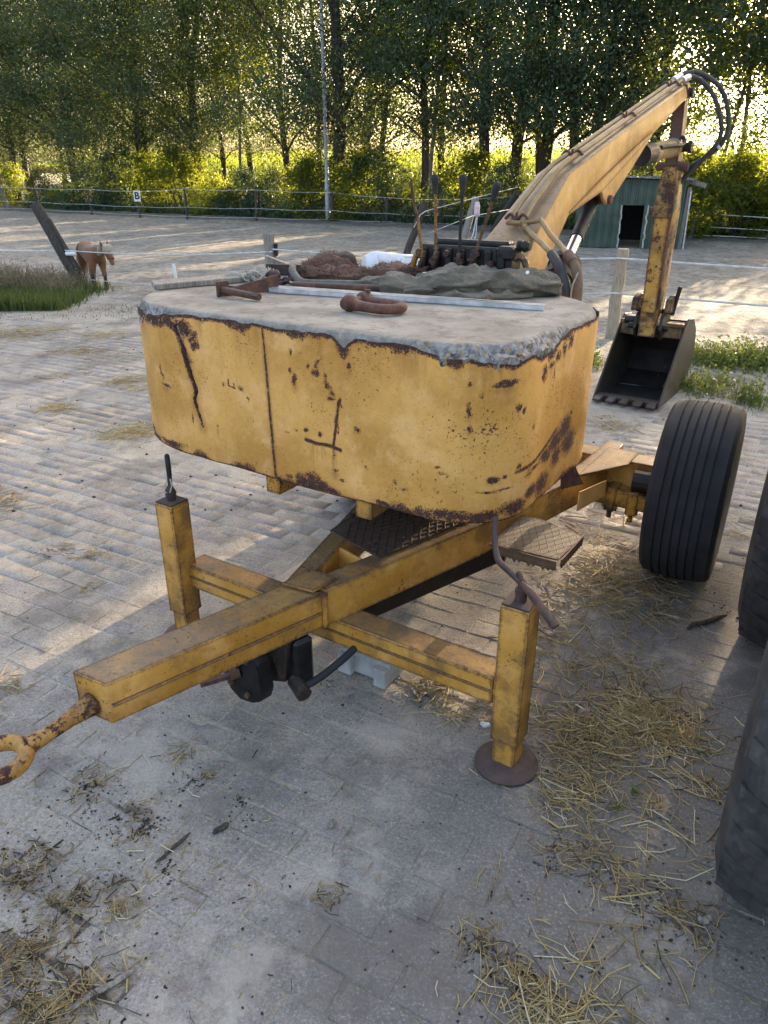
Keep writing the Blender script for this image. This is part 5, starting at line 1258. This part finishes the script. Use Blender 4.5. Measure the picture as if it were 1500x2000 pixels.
def roll(name, mat, path, parent, seed, n=150, k=56, amp=.020):
    """a crumpled bundle: path = [(x, y, half width, height)], cloth wrapped round it with slanting folds"""
    P_ = np.array(path); u = np.linspace(0, 1, n); w = np.linspace(0, 1, len(P_))
    def sm(c):
        y = np.interp(u, w, P_[:, c]); kk = np.ones(21) / 21; return np.convolve(np.pad(y, 10, 'edge'), kk, 'valid')
    X_, Y_, Wd, Ht = sm(0), sm(1), sm(2), sm(3); dx, dy = np.gradient(X_), np.gradient(Y_); L = np.hypot(dx, dy); nx, ny = -dy / L, dx / L
    s = np.cumsum(L); a = np.linspace(0, 2 * np.pi, k, endpoint=False)
    Sg, Ag = np.meshgrid(s, a, indexing='ij')
    end = np.clip(np.minimum(u, 1 - u) / .05, 0, 1)[:, None] ** .5
    rad = .85 + .3 * fbm(Sg * 9, np.cos(Ag) * 1.2, np.sin(Ag) * 1.2 + seed, 3)
    t = Sg * 9 + Ag * 3.0 + 5.5 * fbm(Sg * 6, np.cos(Ag), np.sin(Ag) + seed, 3)
    f = np.exp(-(np.sin(t) / .42) ** 2) * amp * .9 * (.1 + 1.5 * fbm(Sg * 7 + 3, np.cos(Ag) * 2, np.sin(Ag) * 2 + seed, 2))
    t2 = Sg * 11 - Ag * 2.1 + 3 * fbm(Sg * 4, np.cos(Ag), np.sin(Ag) + seed + 9, 2)
    f = f + np.exp(-(np.sin(t2) / .5) ** 2) * amp * .55 + (fbm(Sg * 28, np.cos(Ag) * 4, np.sin(Ag) * 4 + seed, 3) - .5) * amp * .5
    cw_, sw_ = np.cos(Ag), np.sin(Ag)
    off_ = cw_ * (Wd[:, None] * rad * end + f); z = (sw_ * (Ht[:, None] * .5 * rad * end + f)) + Ht[:, None] * .5
    z = np.where(z < .01, .002 + .1 * np.maximum(z, 0), z)
    V = np.stack([X_[:, None] + nx[:, None] * off_, Y_[:, None] + ny[:, None] * off_, z], -1)
    F = []
    i, j = np.meshgrid(np.arange(n - 1), np.arange(k), indexing='ij'); A = i * k + j; Bq = i * k + (j + 1) % k
    me = mesh_np(name, V.reshape(-1, 3), np.stack([A, Bq, Bq + k, A + k], -1).reshape(-1, 4)); me.shade_smooth()
    return ob(name, me, mat, parent)
ct = item('work_coat', 0, 0, 'crumpled grey green work coat lying in front of the valve block', 'coat')
roll('coat_body', MT['grey_cloth'], [(.03, .235, .05, .05), (.10, .26, .085, .070), (.18, .28, .10, .095), (.28, .335, .11, .082), (.38, .40, .10, .086), (.46, .46, .085, .075), (.53, .515, .06, .055)], ct, 1)
roll('sleeve', MT['grey_cloth'], [(-.06, .16, .05, .06), (.0, .175, .06, .075), (.06, .19, .055, .06), (.12, .20, .05, .05), (.17, .215, .03, .035)], ct, 7, 90, 44, .016)
roll('collar', MT['grey_cloth'], [(.05, .135, .028, .03), (.09, .165, .035, .04), (.16, .20, .03, .035)], ct, 13, 60, 36, .012)
roll('lining', MT['rust_red'], [(.36, .335, .03, .025), (.42, .39, .035, .03), (.47, .44, .03, .03)], ct, 17, 50, 30, .01)
fl_, fi_, _ = heap('coat_flap', MT['grey_cloth'], .06, .46, .17, .40, lambda X, Y, U, V: .012 + folds(X, Y, .5, 30, .016, 21, .12) + (fbm(X * 13, Y * 13, 6, 3) - .5) * .02, '', '', 120)
fl_.name = 'coat_flap'; fl_.parent = ct; fl_.location = (.26, .285, 0); fl_.rotation_euler = (0, 0, .35); bpy.data.objects.remove(fi_)
bm = B(); cyl(bm, (.445, .375, .088), (.446, .366, .089), .006, n=10); ob('button', bm, MT['galv'], ct)
MT['rug'] = fabric('brown_pile', (.075, .036, .022), (.18, .092, .058), 14, 300)
rt = item('shaggy_rug', 0, 0, 'crumpled reddish brown shaggy rug on the concrete', 'rug')
rolls = [roll('fold', MT['rug'], [(-.55, .27, .04, .04), (-.50, .32, .07, .085), (-.42, .36, .085, .10), (-.34, .37, .06, .06), (-.29, .36, .03, .03)], rt, 31, 90, 44, .022),
         roll('fold', MT['rug'], [(-.47, .24, .035, .05), (-.40, .235, .05, .065), (-.30, .27, .055, .055), (-.20, .33, .06, .060), (-.12, .40, .075, .075), (-.04, .455, .05, .05)], rt, 37, 110, 44, .022),
         roll('fold', MT['rug'], [(-.30, .40, .04, .035), (-.20, .44, .07, .055), (-.10, .47, .06, .05)], rt, 41, 60, 40, .02)]
rng = np.random.default_rng(4)
for o_ in rolls:
    me = o_.data; n = len(me.vertices); v = np.empty(n * 3, np.float32); me.vertices.foreach_get('co', v); nv = np.empty(n * 3, np.float32); me.vertices.foreach_get('normal', nv); v, nv = v.reshape(-1, 3), nv.reshape(-1, 3)
    ctr = v.mean(0); nv *= np.sign(((v - ctr) * nv).sum(1).mean())
    k = rng.integers(0, n, n); keep_ = v[k][:, 2] > .012; k = k[keep_]; C = v[k] + rng.normal(size=(len(k), 3)) * .0025
    e = C + (nv[k] + rng.normal(size=C.shape) * .6 + (0, 0, -.35)) * .0085; s = rng.normal(size=C.shape) * .0010
    V = np.stack([C - s, C + s, e + s * .4, e - s * .4], 1).reshape(-1, 3)
    ob('pile', mesh_np('pile', V, np.arange(4 * len(k)).reshape(-1, 4)), MT['rug'], o_)['kind'] = 'stuff'
def hhump(X, Y, U, V): return .115 * (1 - .35 * U ** 2 - .3 * V ** 2) + (fbm(X * 12, Y * 12, 5, 3) - .5) * .03 + .02 * U
heap('felt_cap', simple('brown_felt', (.085, .055, .040), .95, 0, .3, 20, .4, 140), -.47, -.34, .33, .45, hhump, 'rounded brown felt piece rising out of the shaggy rug', 'felt cloth', 70)
def hstrap(X, Y, U, V): return .03 + folds(X, Y, .7, 34, .014, 2)
cs_ = item('canvas_strap', 0, 0, 'grey canvas fold between the round bar and the rug', 'canvas strap'); roll('strap', MT['grey_cloth'], [(-.20, .20, .02, .02), (-.15, .225, .04, .045), (-.08, .23, .04, .045), (-.04, .20, .02, .02)], cs_, 23, 60, 36, .012)

# ------------------------------------------------------------------ concrete block, chip, sticks on the ground
bp = gp(665, 1306); t = empty('concrete_block', bp, R(-33), 'light grey concrete block lying under the cross beam', 'concrete block'); m = simple('light_concrete', (.36, .36, .35), .95, 0, .15, 20, .4)
bm = B(); box(bm, (.10, .07, .045), (.22, .12, .086), bev=.006); box(bm, (.03, .0, .04), (.06, .04, .078), bev=.005); box(bm, (.185, .0, .04), (.05, .04, .078), bev=.005); ob('block', bm, m, t)
def chip(px, py, L, w, h, rz, label, cat, mat, name):
    p = gp(px, py); t = empty(name, p + Vector((0, 0, .003)), rz, label, cat); bm = B()
    n = 7; tube(bm, [(L * (i / (n - 1) - .5), random.gauss(0, w * .15), h * .5 + random.gauss(0, h * .1)) for i in range(n)], [w * .25] + [w * random.uniform(.42, .58) for _ in range(n - 2)] + [w * .2], 6); ob('chunk', bm, mat, t)
chip(432, 1622, .05, .018, .014, R(35), 'dark wood chip lying alone on the pavement', 'wood chip', MT['wood_dark'], 'wood_chip')
chip(1380, 1218, .22, .022, .018, R(25), 'broken dark bark stick right of the big wheel', 'stick', MT['wood_dark'], 'stick')
chip(340, 1658, .12, .010, .008, R(55), 'thin dark twig beside the left dirt patches', 'twig', MT['wood_dark'], 'twig')
chip(650, 1612, .03, .014, .010, R(80), 'small grey wood flake right of the wood chip', 'wood chip', MT['wood_grey'], 'wood_flake')
chip(200, 1936, .16, .014, .012, R(35), 'grey wood splinter in the straw at bottom left', 'wood chip', MT['wood_grey'], 'wood_splinter')
chip(1140, 1395, .05, .03, .004, R(20), 'dry fallen leaf at the right jack leg', 'leaf', simple('dry_leaf', (.25, .18, .14), .9), 'fallen_leaf')
chip(948, 1418, .03, .02, .006, R(0), 'white plaster flake left of the right jack leg', 'flake', MT['white_plastic'], 'plaster_flake')
chip(1375, 1800, .04, .018, .012, R(20), 'pale broken wood lump at the foot of the near tractor tyre', 'wood lump', MT['wood_grey'], 'wood_lump')

# ------------------------------------------------------------------ big trailer wheels at the right edge
MT['old_rubber'] = M('old_tyre_rubber'); m = MT['old_rubber']
c = m.mix(m.step(m.noise(9, 6, .65), .35, .7), (.022, .022, .024), (.060, .058, .057)); c = m.mix(m.math('MULTIPLY', m.step(m.noise(30, 6, .7), .5, .7), .5), c, (.10, .095, .088))
w_ = m.n.new('ShaderNodeTexWave'); w_.inputs['Scale'].default_value = 9; w_.inputs['Distortion'].default_value = 12; w_.inputs['Detail'].default_value = 2; m.l.new(m.obj, w_.inputs['Vector'])
c = m.mix(m.math('MULTIPLY', m.step(w_.outputs['Fac'], .78, .95), .35), c, (.012, .012, .012))
m.set(color=c, rough=.62, normal=m.bump(m.noise(70, 5, .7), .4, .004)); MT['old_rubber'] = m.m
def big_wheel(x, y, rz, r, w, label):
    t = empty('trailer_wheel', (x, y, r - .01), rz, label, 'wheel')
    h = w / 2
    pr = [(r * .5, -h * .70), (r * .56, -h * .92), (r * .70, -h * 1.0), (r * .80, -h), (r * .845, -h * .985), (r * .86, -h * .99), (r * .875, -h * .975), (r * .955, -h * .90), (r * .985, -h * .78), (r, -h * .45), (r * 1.003, 0)]
    pr += [(q, -z) for q, z in pr[:-1]][::-1]
    bm = B(); lathe(bm, pr, (0, 0, 0), (1, 0, 0), 96, closed=True); ob('tyre', bm, MT['old_rubber'], t, 28)
    bm = B(); n = 38
    for k in range(n):                                      # worn lugs slanting from the shoulder to the middle
        for s in (-1, 1):
            a = 2 * math.pi * (k + (.5 if s > 0 else 0)) / n
            P = []
            for u, da in ((.97, 0.0), (.55, .045), (.12, .10)):
                for dd in (-.028, .028):
                    rr_ = r * (1.0 if u < .5 else (.995 if u < .9 else .955)); q = a + da + dd * (1 if u < .9 else 1.2)
                    P.append((Vector((s * h * u * .93, rr_ * math.cos(q), rr_ * math.sin(q))), Vector((s * h * u * .93, (rr_ + .012) * math.cos(q), (rr_ + .012) * math.sin(q)))))
            for i in (0, 2): 
                q = [P[i], P[i + 1], P[i + 3], P[i + 2]]; prism(bm, [x_[0] for x_ in q], [x_[1] for x_ in q])
    ob('tread_lugs', bm, MT['old_rubber'], t)['kind'] = 'stuff'
    bm = B(); q = r * .52; lathe(bm, [(q, -w * .36), (q * 1.02, -w * .38), (q * .95, -w * .30), (q * .9, w * .0), (q * .2, w * .02), (0, w * .02), (0, w * .06), (q * .9, w * .06), (q * .95, w * .3), (q * 1.02, w * .38), (q, w * .36)], (0, 0, 0), (1, 0, 0), 36, closed=True); ob('rim', bm, MT['rust_dark'], t, 35)
    return t
big_wheel(1.172, 1.468, R(-33), .64, .42, 'nearest big worn black tyre cut by the right edge')
big_wheel(1.69, 2.53, R(-33), .64, .42, 'second big black tyre behind the nearest one at the right edge')

# ------------------------------------------------------------------ ponies
def skin_mesh(chains, links_to, sub=2):
    me = bpy.data.meshes.new('body'); vs_, es_, rs_ = [], [], []
    for ch, root in zip(chains, links_to):
        b = len(vs_)
        for i, (p, r) in enumerate(ch):
            vs_.append(p); rs_.append(r)
            if i: es_.append((b + i - 1, b + i))
        if root is not None: es_.append((root, b))
    me.from_pydata(vs_, es_, [])
    o = bpy.data.objects.new('body_tmp', me); COL.objects.link(o)
    md = o.modifiers.new('s', 'SKIN'); md.use_smooth_shade = True
    for i, r in enumerate(rs_): me.skin_vertices[0].data[i].radius = (r if isinstance(r, tuple) else (r, r))
    me.skin_vertices[0].data[2].use_root = True
    s = o.modifiers.new('u', 'SUBSURF'); s.levels = sub; s.render_levels = sub
    dg = bpy.context.evaluated_depsgraph_get(); out = bpy.data.meshes.new_from_object(o.evaluated_get(dg)); bpy.data.objects.remove(o); bpy.data.meshes.remove(me)
    out.name = 'body'; return out
def pony(p, rz, s, coat, legs, mane, label, head_low=True, swing=0.0):
    t = empty('pony', p, rz, label, 'pony'); t.scale = (s, s, s)
    hx = swing
    body = [((-.47, 0, .75), .16), ((-.36, 0, .755), .205), ((-.15, 0, .71), .22), ((.08, 0, .70), .222), ((.28, 0, .73), .205), ((.41, 0, .73), .165)]
    neck = [((.51, hx * .05, .80), .150), ((.62, hx * .15, .84), .115), ((.70, hx * .28, .86), .084)]
    head = [((.765, hx * .40, .80), .083), ((.80, hx * .52, .69), .066), ((.825, hx * .6, .57), .050), ((.835, hx * .64, .505), .046)]
    ch = [body, neck, head]; rt = [None, 5, 8]
    for y in (-1, 1):
        f = .05 * y; yy = .105 * y
        ch.append([((.31, yy, .56), .105), ((.30, yy * 1.05, .43), .075), ((.31 + f, yy, .28), .050), ((.30 + f * 1.6, yy, .17), .038), ((.30 + f * 1.8, yy, .075), .043), ((.325 + f * 1.8, yy, .02), .042)]); rt.append(4)
        g = -.06 * y
        ch.append([((-.40, yy, .58), .135), ((-.36 + g * .4, yy * 1.1, .46), .095), ((-.47 + g, yy, .31), .055), ((-.455 + g * 1.3, yy, .18), .040), ((-.45 + g * 1.4, yy, .08), .044), ((-.425 + g * 1.4, yy, .02), .042)]); rt.append(1)
    me = skin_mesh(ch, rt); 
    m = M('pony_coat'); sep = m.n.new('ShaderNodeSeparateXYZ'); m.l.new(m.obj, sep.inputs[0])
    c = m.mix(m.step(m.noise(5, 4), .35, .7), coat, tuple(x * .8 for x in coat)); c = m.mix(m.step(m.math('ADD', sep.outputs[2], m.math('MULTIPLY', m.noise(9), .12)), .42, .26), c, legs)
    m.set(color=c, rough=.75, sheen=.15, normal=m.bump(m.noise(120, 3), .15, .004)); me.materials.append(m.m); me.shade_smooth(); b = ob('body', me, None, t)
    bm = B()
    for y in (-1, 1): lathe(bm, [(.0, 0), (.024, .015), (.022, .05), (.0, .095)], (.715, hx * .28 + y * .055, .915), (.1, y * .35, 1), 8)
    ob('ear', bm, m.m, b, 60)
    hm = fabric('pony_mane', tuple(x * .8 for x in mane), mane, 30); rr = random.Random(2)
    bm = B()
    for k in range(230):
        u = rr.random(); a = Vector((.70 - .34 * u, hx * .28 * (1 - u), 0.94 - .01 * u)); sd = rr.choice((-1, -1, 1)) 
        e = a + Vector((rr.gauss(.0, .03), sd * rr.uniform(.06, .13), -rr.uniform(.10, .24))); mdp = (a + e) / 2 + Vector((0, sd * .05, .04)); w = Vector((.009, .002, 0))
        q = [a - w, a + w, mdp + w, mdp - w]; vv = [bm.verts.new(x) for x in q + [e + w * .3, e - w * .3]]; bm.faces.new(vv[:4]); bm.faces.new((vv[3], vv[2], vv[4], vv[5]))
    for k in range(80):                                     # forelock over the face
        a = Vector((.72 + rr.gauss(0, .02), hx * .3 + rr.gauss(0, .02), .94)); e = a + Vector((.10 + rr.gauss(0, .02), hx * .2 + rr.gauss(0, .05), -rr.uniform(.10, .22))); w = Vector((.002, .008, 0)); mdp = (a + e) / 2 + Vector((.035, 0, .02))
        vv = [bm.verts.new(x) for x in (a - w, a + w, mdp + w, mdp - w, e + w * .3, e - w * .3)]; bm.faces.new(vv[:4]); bm.faces.new((vv[3], vv[2], vv[4], vv[5]))
    ob('mane', bm, hm, t)
    bm = B()
    for k in range(120):
        a = Vector((-.60, rr.gauss(0, .018), .80 + rr.gauss(0, .015))); e = a + Vector((-.06 + rr.gauss(0, .04), rr.gauss(0, .05), -rr.uniform(.35, .62))); w = Vector((.006, .016, 0)); mdp = (a + e) / 2 + Vector((-.10, 0, .16))
        vv = [bm.verts.new(x) for x in (a - w, a + w, mdp + w, mdp - w, e + w * .3, e - w * .3)]; bm.faces.new(vv[:4]); bm.faces.new((vv[3], vv[2], vv[4], vv[5]))
    ob('tail', bm, hm, t)
    bm = B()
    for y in (-1, 1): lathe(bm, [(.0, -.008), (.010, 0), (0, .008)], (.79, hx * .46 + y * .060, .765), (0, y, 0), 8)
    ob('eye', bm, MT['rubber'], t, 60)
    bm = B()
    for c_, r_ in (((.81, hx * .56, .635), .066),): tube(bm, [Vector(c_) + Vector((math.cos(a) * .066, math.sin(a) * r_, math.cos(a) * .02)) for a in np.linspace(0, 6.283, 16, endpoint=False)], .009, 6, closed=True)
    for y in (-1, 1): tube(bm, [(.81, hx * .56 + y * .064, .635), (.76, hx * .4 + y * .085, .79), (.70, hx * .28 + y * .06, .91)], .008, 6)
    ob('halter', bm, simple('halter_strap', (.10, .02, .02), .7), t, 60)
    return t
pp = gp(178, 561); pony(pp + Vector((0.05, .1, .0)), R(-52), .73, (.21, .088, .034), (.045, .026, .018), (.62, .52, .38), 'chestnut pony with flaxen mane walking in the paddock beside the leaning post', swing=.25)
pony(Vector((.16, 9.6, .0)), R(16), .86, (.66, .66, .68), (.55, .54, .52), (.62, .52, .36), 'white grey pony standing half hidden behind the things on the counterweight', swing=-.1)

# ------------------------------------------------------------------ straw, dirt crumbs, grasses
MT['straw'] = M('straw'); m = MT['straw']; t_ = m.attr('tint')
c = m.mix(t_, (.20, .125, .05), (.60, .46, .20)); c = m.mix(m.step(t_, .9, 1.0), c, (.68, .60, .40)); c = m.mix(m.step(t_, .16, .0), c, (.06, .045, .03)); m.set(color=c, rough=.55, spec=.4); MT['straw'] = m.m
def straws(name, clumps, seed):
    rng = np.random.default_rng(seed); V, F, T = [], [], []; b = 0
    for (px, py, rx, ry, n, l0, l1, tone) in clumps:
        p = gp(px, py); qx = (gp(px + rx, py) - p).length; qy = (gp(px, py - ry) - p).length
        fw = (gp(px, py - 5) - p).normalized(); rt = Vector((fw.y, -fw.x, 0))
        for k in range(n):
            a, b_ = rng.normal() * .5, rng.normal() * .5
            o = p + rt * (a * qx) + fw * (b_ * qy); dens = math.exp(-(a * a + b_ * b_) * 1.5)
            L = (l0 + (l1 - l0) * rng.random() ** 1.9) * .92; an = rng.uniform(0, 6.283); kink = rng.normal() * .35; r = rng.uniform(.0006, .0016) * (1.5 if rng.random() < .12 else 1)
            z0 = .003 + rng.random() ** 2 * .03 * dens * min(1, n / 150); tilt = rng.normal() * .12
            d0 = np.array([math.cos(an), math.sin(an), tilt]); d1 = np.array([math.cos(an + kink), math.sin(an + kink), -tilt * .8])
            P = [np.array([o.x, o.y, z0]) - d0 * L * .5, np.array([o.x, o.y, z0 + .001]), np.array([o.x, o.y, z0]) + d1 * L * .5]
            for q in P: q[2] = max(q[2], .0025)
            w = np.array([-math.sin(an), math.cos(an), 0]) * r; up = np.array([0, 0, r * 1.2])
            for q in P: V += [q - w - up * .5, q + w - up * .5, q + up]
            for i in (0, 3):
                for j in range(3): F.append((b + i + j, b + i + (j + 1) % 3, b + i + 3 + (j + 1) % 3, b + i + 3 + j))
            T += [float(np.clip(tone + rng.normal() * .28, 0, 1))] * 9; b += 9
    o = ob(name, mesh_np(name, np.array(V), np.array(F), np.array(T)), MT['straw']); tag(o, kind='stuff'); return o
straws('straw', [(1260, 1410, 100, 50, 600, .02, .11, .6), (1130, 1470, 100, 70, 300, .02, .08, .45), (1230, 1150, 120, 60, 260, .03, .1, .5), (1270, 1415, 110, 60, 480, .03, .16, .62), (1150, 1450, 110, 90, 320, .03, .14, .58), (1110, 1560, 70, 60, 166, .03, .15, .6), (1210, 1310, 150, 60, 268, .03, .18, .5), (1200, 1120, 110, 70, 268, .04, .2, .62), (1240, 1190, 120, 60, 153, .04, .2, .55),
  (1120, 1180, 90, 60, 128, .04, .16, .5), (1060, 1240, 60, 60, 76, .03, .13, .5), (1180, 1000, 120, 50, 102, .05, .2, .6), (1130, 960, 80, 40, 38, .05, .2, .6), (1290, 1600, 130, 90, 51, .05, .22, .75), (1370, 1535, 70, 20, 38, .05, .16, .7), (1150, 1670, 90, 50, 128, .02, .08, .35), (1240, 1730, 90, 60, 34, .05, .2, .65),
  (1330, 1790, 80, 50, 79, .02, .07, .25), (950, 1845, 60, 40, 59, .02, .07, .35), (1010, 1910, 60, 50, 84, .02, .09, .45), (1080, 1960, 120, 60, 108, .03, .17, .7), (1200, 1890, 140, 70, 29, .05, .2, .65), (1150, 2010, 200, 30, 79, .03, .16, .7), (960, 1395, 110, 30, 108, .03, .16, .6), (840, 1350, 70, 30, 102, .02, .10, .4), (1200, 1520, 250, 220, 102, .03, .16, .6), (1250, 1850, 230, 160, 59, .02, .14, .5)], 1)
straws('old_straw', [(60, 1695, 70, 45, 144, .015, .06, 0.26), (150, 1760, 90, 40, 144, .015, .06, 0.22), (40, 1880, 90, 60, 252, .015, .07, 0.28), (120, 1960, 130, 60, 252, .015, .08, 0.25), (80, 1980, 120, 40, 18, .08, .2, .85), (240, 1780, 40, 30, 40, .02, .06, .6), (170, 1535, 60, 40, 90, .01, .05, 0.25), (250, 1500, 40, 15, 3, .07, .12, .95), (355, 1480, 30, 20, 30, .02, .07, .5),
  (270, 1600, 50, 40, 60, .01, .05, 0.22), (640, 1750, 30, 25, 40, .01, .05, 0.28), (400, 1520, 60, 20, 30, .01, .04, 0.19), (15, 1340, 40, 30, 50, .02, .09, .6), (180, 1085, 40, 12, 60, .02, .08, .5), (110, 1075, 40, 12, 50, .02, .06, 0.22), (170, 1150, 25, 15, 25, .02, .07, .5), (0, 985, 50, 25, 156, .03, .12, .5), (320, 1690, 120, 100, 60, .01, .06, .6), (560, 1650, 350, 250, 72, .008, .04, 0.25), (350, 1300, 350, 250, 80, .01, .05, 0.25)], 2)
straws('far_straw', [(255, 845, 60, 14, 420, .06, .25, .78), (110, 797, 30, 8, 160, .06, .22, .75), (245, 745, 45, 9, 160, .06, .25, .6), (140, 690, 80, 10, 160, .06, .25, .45), (50, 650, 90, 14, 420, .06, .25, .5), (200, 655, 50, 10, 180, .06, .25, .6), (110, 735, 60, 6, 60, .06, .2, .5), (270, 760, 60, 8, 60, .06, .2, .6), (230, 700, 90, 40, 120, .05, .2, .5), (1200, 835, 60, 20, 120, .05, .2, .6), (1400, 900, 90, 60, 160, .05, .2, .7), (1440, 1040, 60, 60, 60, .04, .15, .6)], 3)
# dark crumbs of soil and dung
rng = np.random.default_rng(9); V, F = [], []; b = 0
def crumb(x, y, r):
    global b
    q = rng.normal(size=(6, 3)) * .25; pts = np.array([(1, 0, 0), (-1, 0, 0), (0, 1, 0), (0, -1, 0), (0, 0, 1), (0, 0, -1)], float) + q
    V.extend(pts * r * (1, 1, .6) + (x, y, r * .3)); F.extend([(b + i, b + j, b + k) for i, j, k in ((0, 2, 4), (2, 1, 4), (1, 3, 4), (3, 0, 4), (2, 0, 5), (1, 2, 5), (3, 1, 5), (0, 3, 5))]); b += 6
for p, r, s in DIRT:
    for k in range(int(95 * s)):
        a, d = rng.uniform(0, 6.28), abs(rng.normal()) * r * .7; crumb(p.x + math.cos(a) * d, p.y + math.sin(a) * d, rng.uniform(.001, .0045) * (2 if rng.random() < .04 else 1))
for k in range(260):
    q = gp(rng.uniform(0, 1500), 1000 + 1000 * rng.random()); crumb(q.x, q.y, rng.uniform(.0015, .005))
for k in range(220):
    q = gp(rng.uniform(-50, 1500), 620 + 380 * rng.random()); crumb(q.x, q.y, rng.uniform(.003, .012))
tag(ob('soil_crumbs', mesh_np('soil_crumbs', np.array(V), np.array(F)), simple('dark_soil', (.035, .028, .022), .95, 0, .4, 40)), kind='stuff')

def blades(name, mat, spots, seed, w=.006, bend=.5, tip=None):
    """spots: (x, y, height, tint)"""
    rng = np.random.default_rng(seed); S_ = np.array(spots); n = len(S_)
    a = rng.uniform(0, 6.283, n); d = np.stack([np.cos(a), np.sin(a)], -1); s = np.stack([-d[:, 1], d[:, 0]], -1) * (w * rng.uniform(.6, 1.3, n))[:, None]
    h = S_[:, 2]; bd = rng.uniform(.15, 1, n) * bend; V = []
    for u, ww in ((0, 1), (.4, .9), (.75, .6), (1, .08)):
        c = S_[:, :2] + d * (h * bd * u * u)[:, None]; z = h * u * (1 - .25 * bd * u) - .01
        for q in (-1, 1): V.append(np.concatenate([c + s * ww * q, z[:, None]], 1))
    V = np.stack(V, 1).reshape(-1, 3); k = np.arange(n)[:, None, None] * 8
    F = (k + np.array([(0, 1, 3, 2), (2, 3, 5, 4), (4, 5, 7, 6)])[None]).reshape(-1, 4)
    o = ob(name, mesh_np(name, V, F, np.repeat(S_[:, 3], 8)), mat); tag(o, kind='stuff'); return o
rng = np.random.default_rng(17); sp, dry, wd = [], [], []
g0, g1 = gp(-120, 596), gp(158, 588)
for k in range(15000):
    u = rng.random() ** .9; p = g0.lerp(g1, u); off_ = rng.uniform(-.55, 1.5); q = p + Vector((rng.normal() * .1, off_ - .35 * u, 0))
    hh_ = (.30 - .12 * u) * rng.uniform(.4, 1.15); 
    if off_ > 1.2 - u * .9 and rng.random() < .7: continue
    sp.append((q.x, q.y, hh_, np.clip(rng.normal() * .2 + .4, 0, 1)))
blades('green_grass', MT['grass'], sp, 5, .007)
for k in range(2600):
    u = rng.random() ** 1.4 * .86; p = g0.lerp(g1, u); q = p + Vector((rng.normal() * .12, rng.uniform(.1, 1.4), 0)); dry.append((q.x, q.y, rng.uniform(.22, .55) * (1 - .4 * u), rng.random()))
for k in range(1500):
    q = gp(rng.uniform(-60, 330), rng.uniform(585, 622)); dry.append((q.x + rng.normal() * .1, q.y + rng.normal() * .1, rng.uniform(.01, .045), rng.random() * .6))
blades('dry_stalks', MT['dry_grass'], dry, 6, .005, .35)
n = 5200; k = rng.integers(0, 2600, n); D_ = np.array(dry)[k]; C = np.stack([D_[:, 0] + rng.normal(size=n) * .05, D_[:, 1] + rng.normal(size=n) * .05, D_[:, 2] * rng.uniform(.55, 1.05, n)], -1)
tag(ob('seed_heads', mesh_np('seed_heads', *leaf_quads(C, .028, np.zeros(n), rng)[:2], np.repeat(rng.random(n), 4)), MT['dry_grass']), kind='stuff')
# weeds along the pavement's far edge on the right
C, sp = [], []
for (px, py, rx, ry, n, h) in ((1400, 712, 60, 14, 1300, .15), (1470, 715, 50, 14, 1500, .18), (1340, 700, 50, 16, 750, .13), (1350, 760, 40, 16, 500, .14), (1465, 790, 28, 12, 350, .16), (1152, 712, 12, 14, 300, .16), (1400, 755, 60, 14, 350, .10), (1240, 1552, 10, 4, 26, .02), (1205, 1585, 12, 4, 18, .015), (1185, 985, 14, 6, 60, .06)):
    p = gp(px, py); qx = (gp(px + rx, py) - p).length; qy = (gp(px, py - ry) - p).length
    for k in range(n):
        x, y = p.x + rng.normal() * qx * .6, p.y + rng.normal() * qy * .6; z = abs(rng.normal()) * h * .55 + .01; C.append((x, y, z))
        if rng.random() < .25: sp.append((x, y, h * rng.uniform(.5, 1.3), rng.random()))
C = np.array(C); n = len(C)
big = C[:, 1] > 3
for nm, sel, sz in (('weeds', big, .034), ('small_weeds', ~big, .013)):
    q = C[sel]; tag(ob(nm, mesh_np(nm, *leaf_quads(q, sz, np.zeros(len(q)), rng)[:2], np.repeat(rng.random(len(q)), 4)), MT['weed']), kind='stuff')
blades('weed_stems', MT['grass'], [s for s in sp if s[1] > 3], 8, .004, .3)
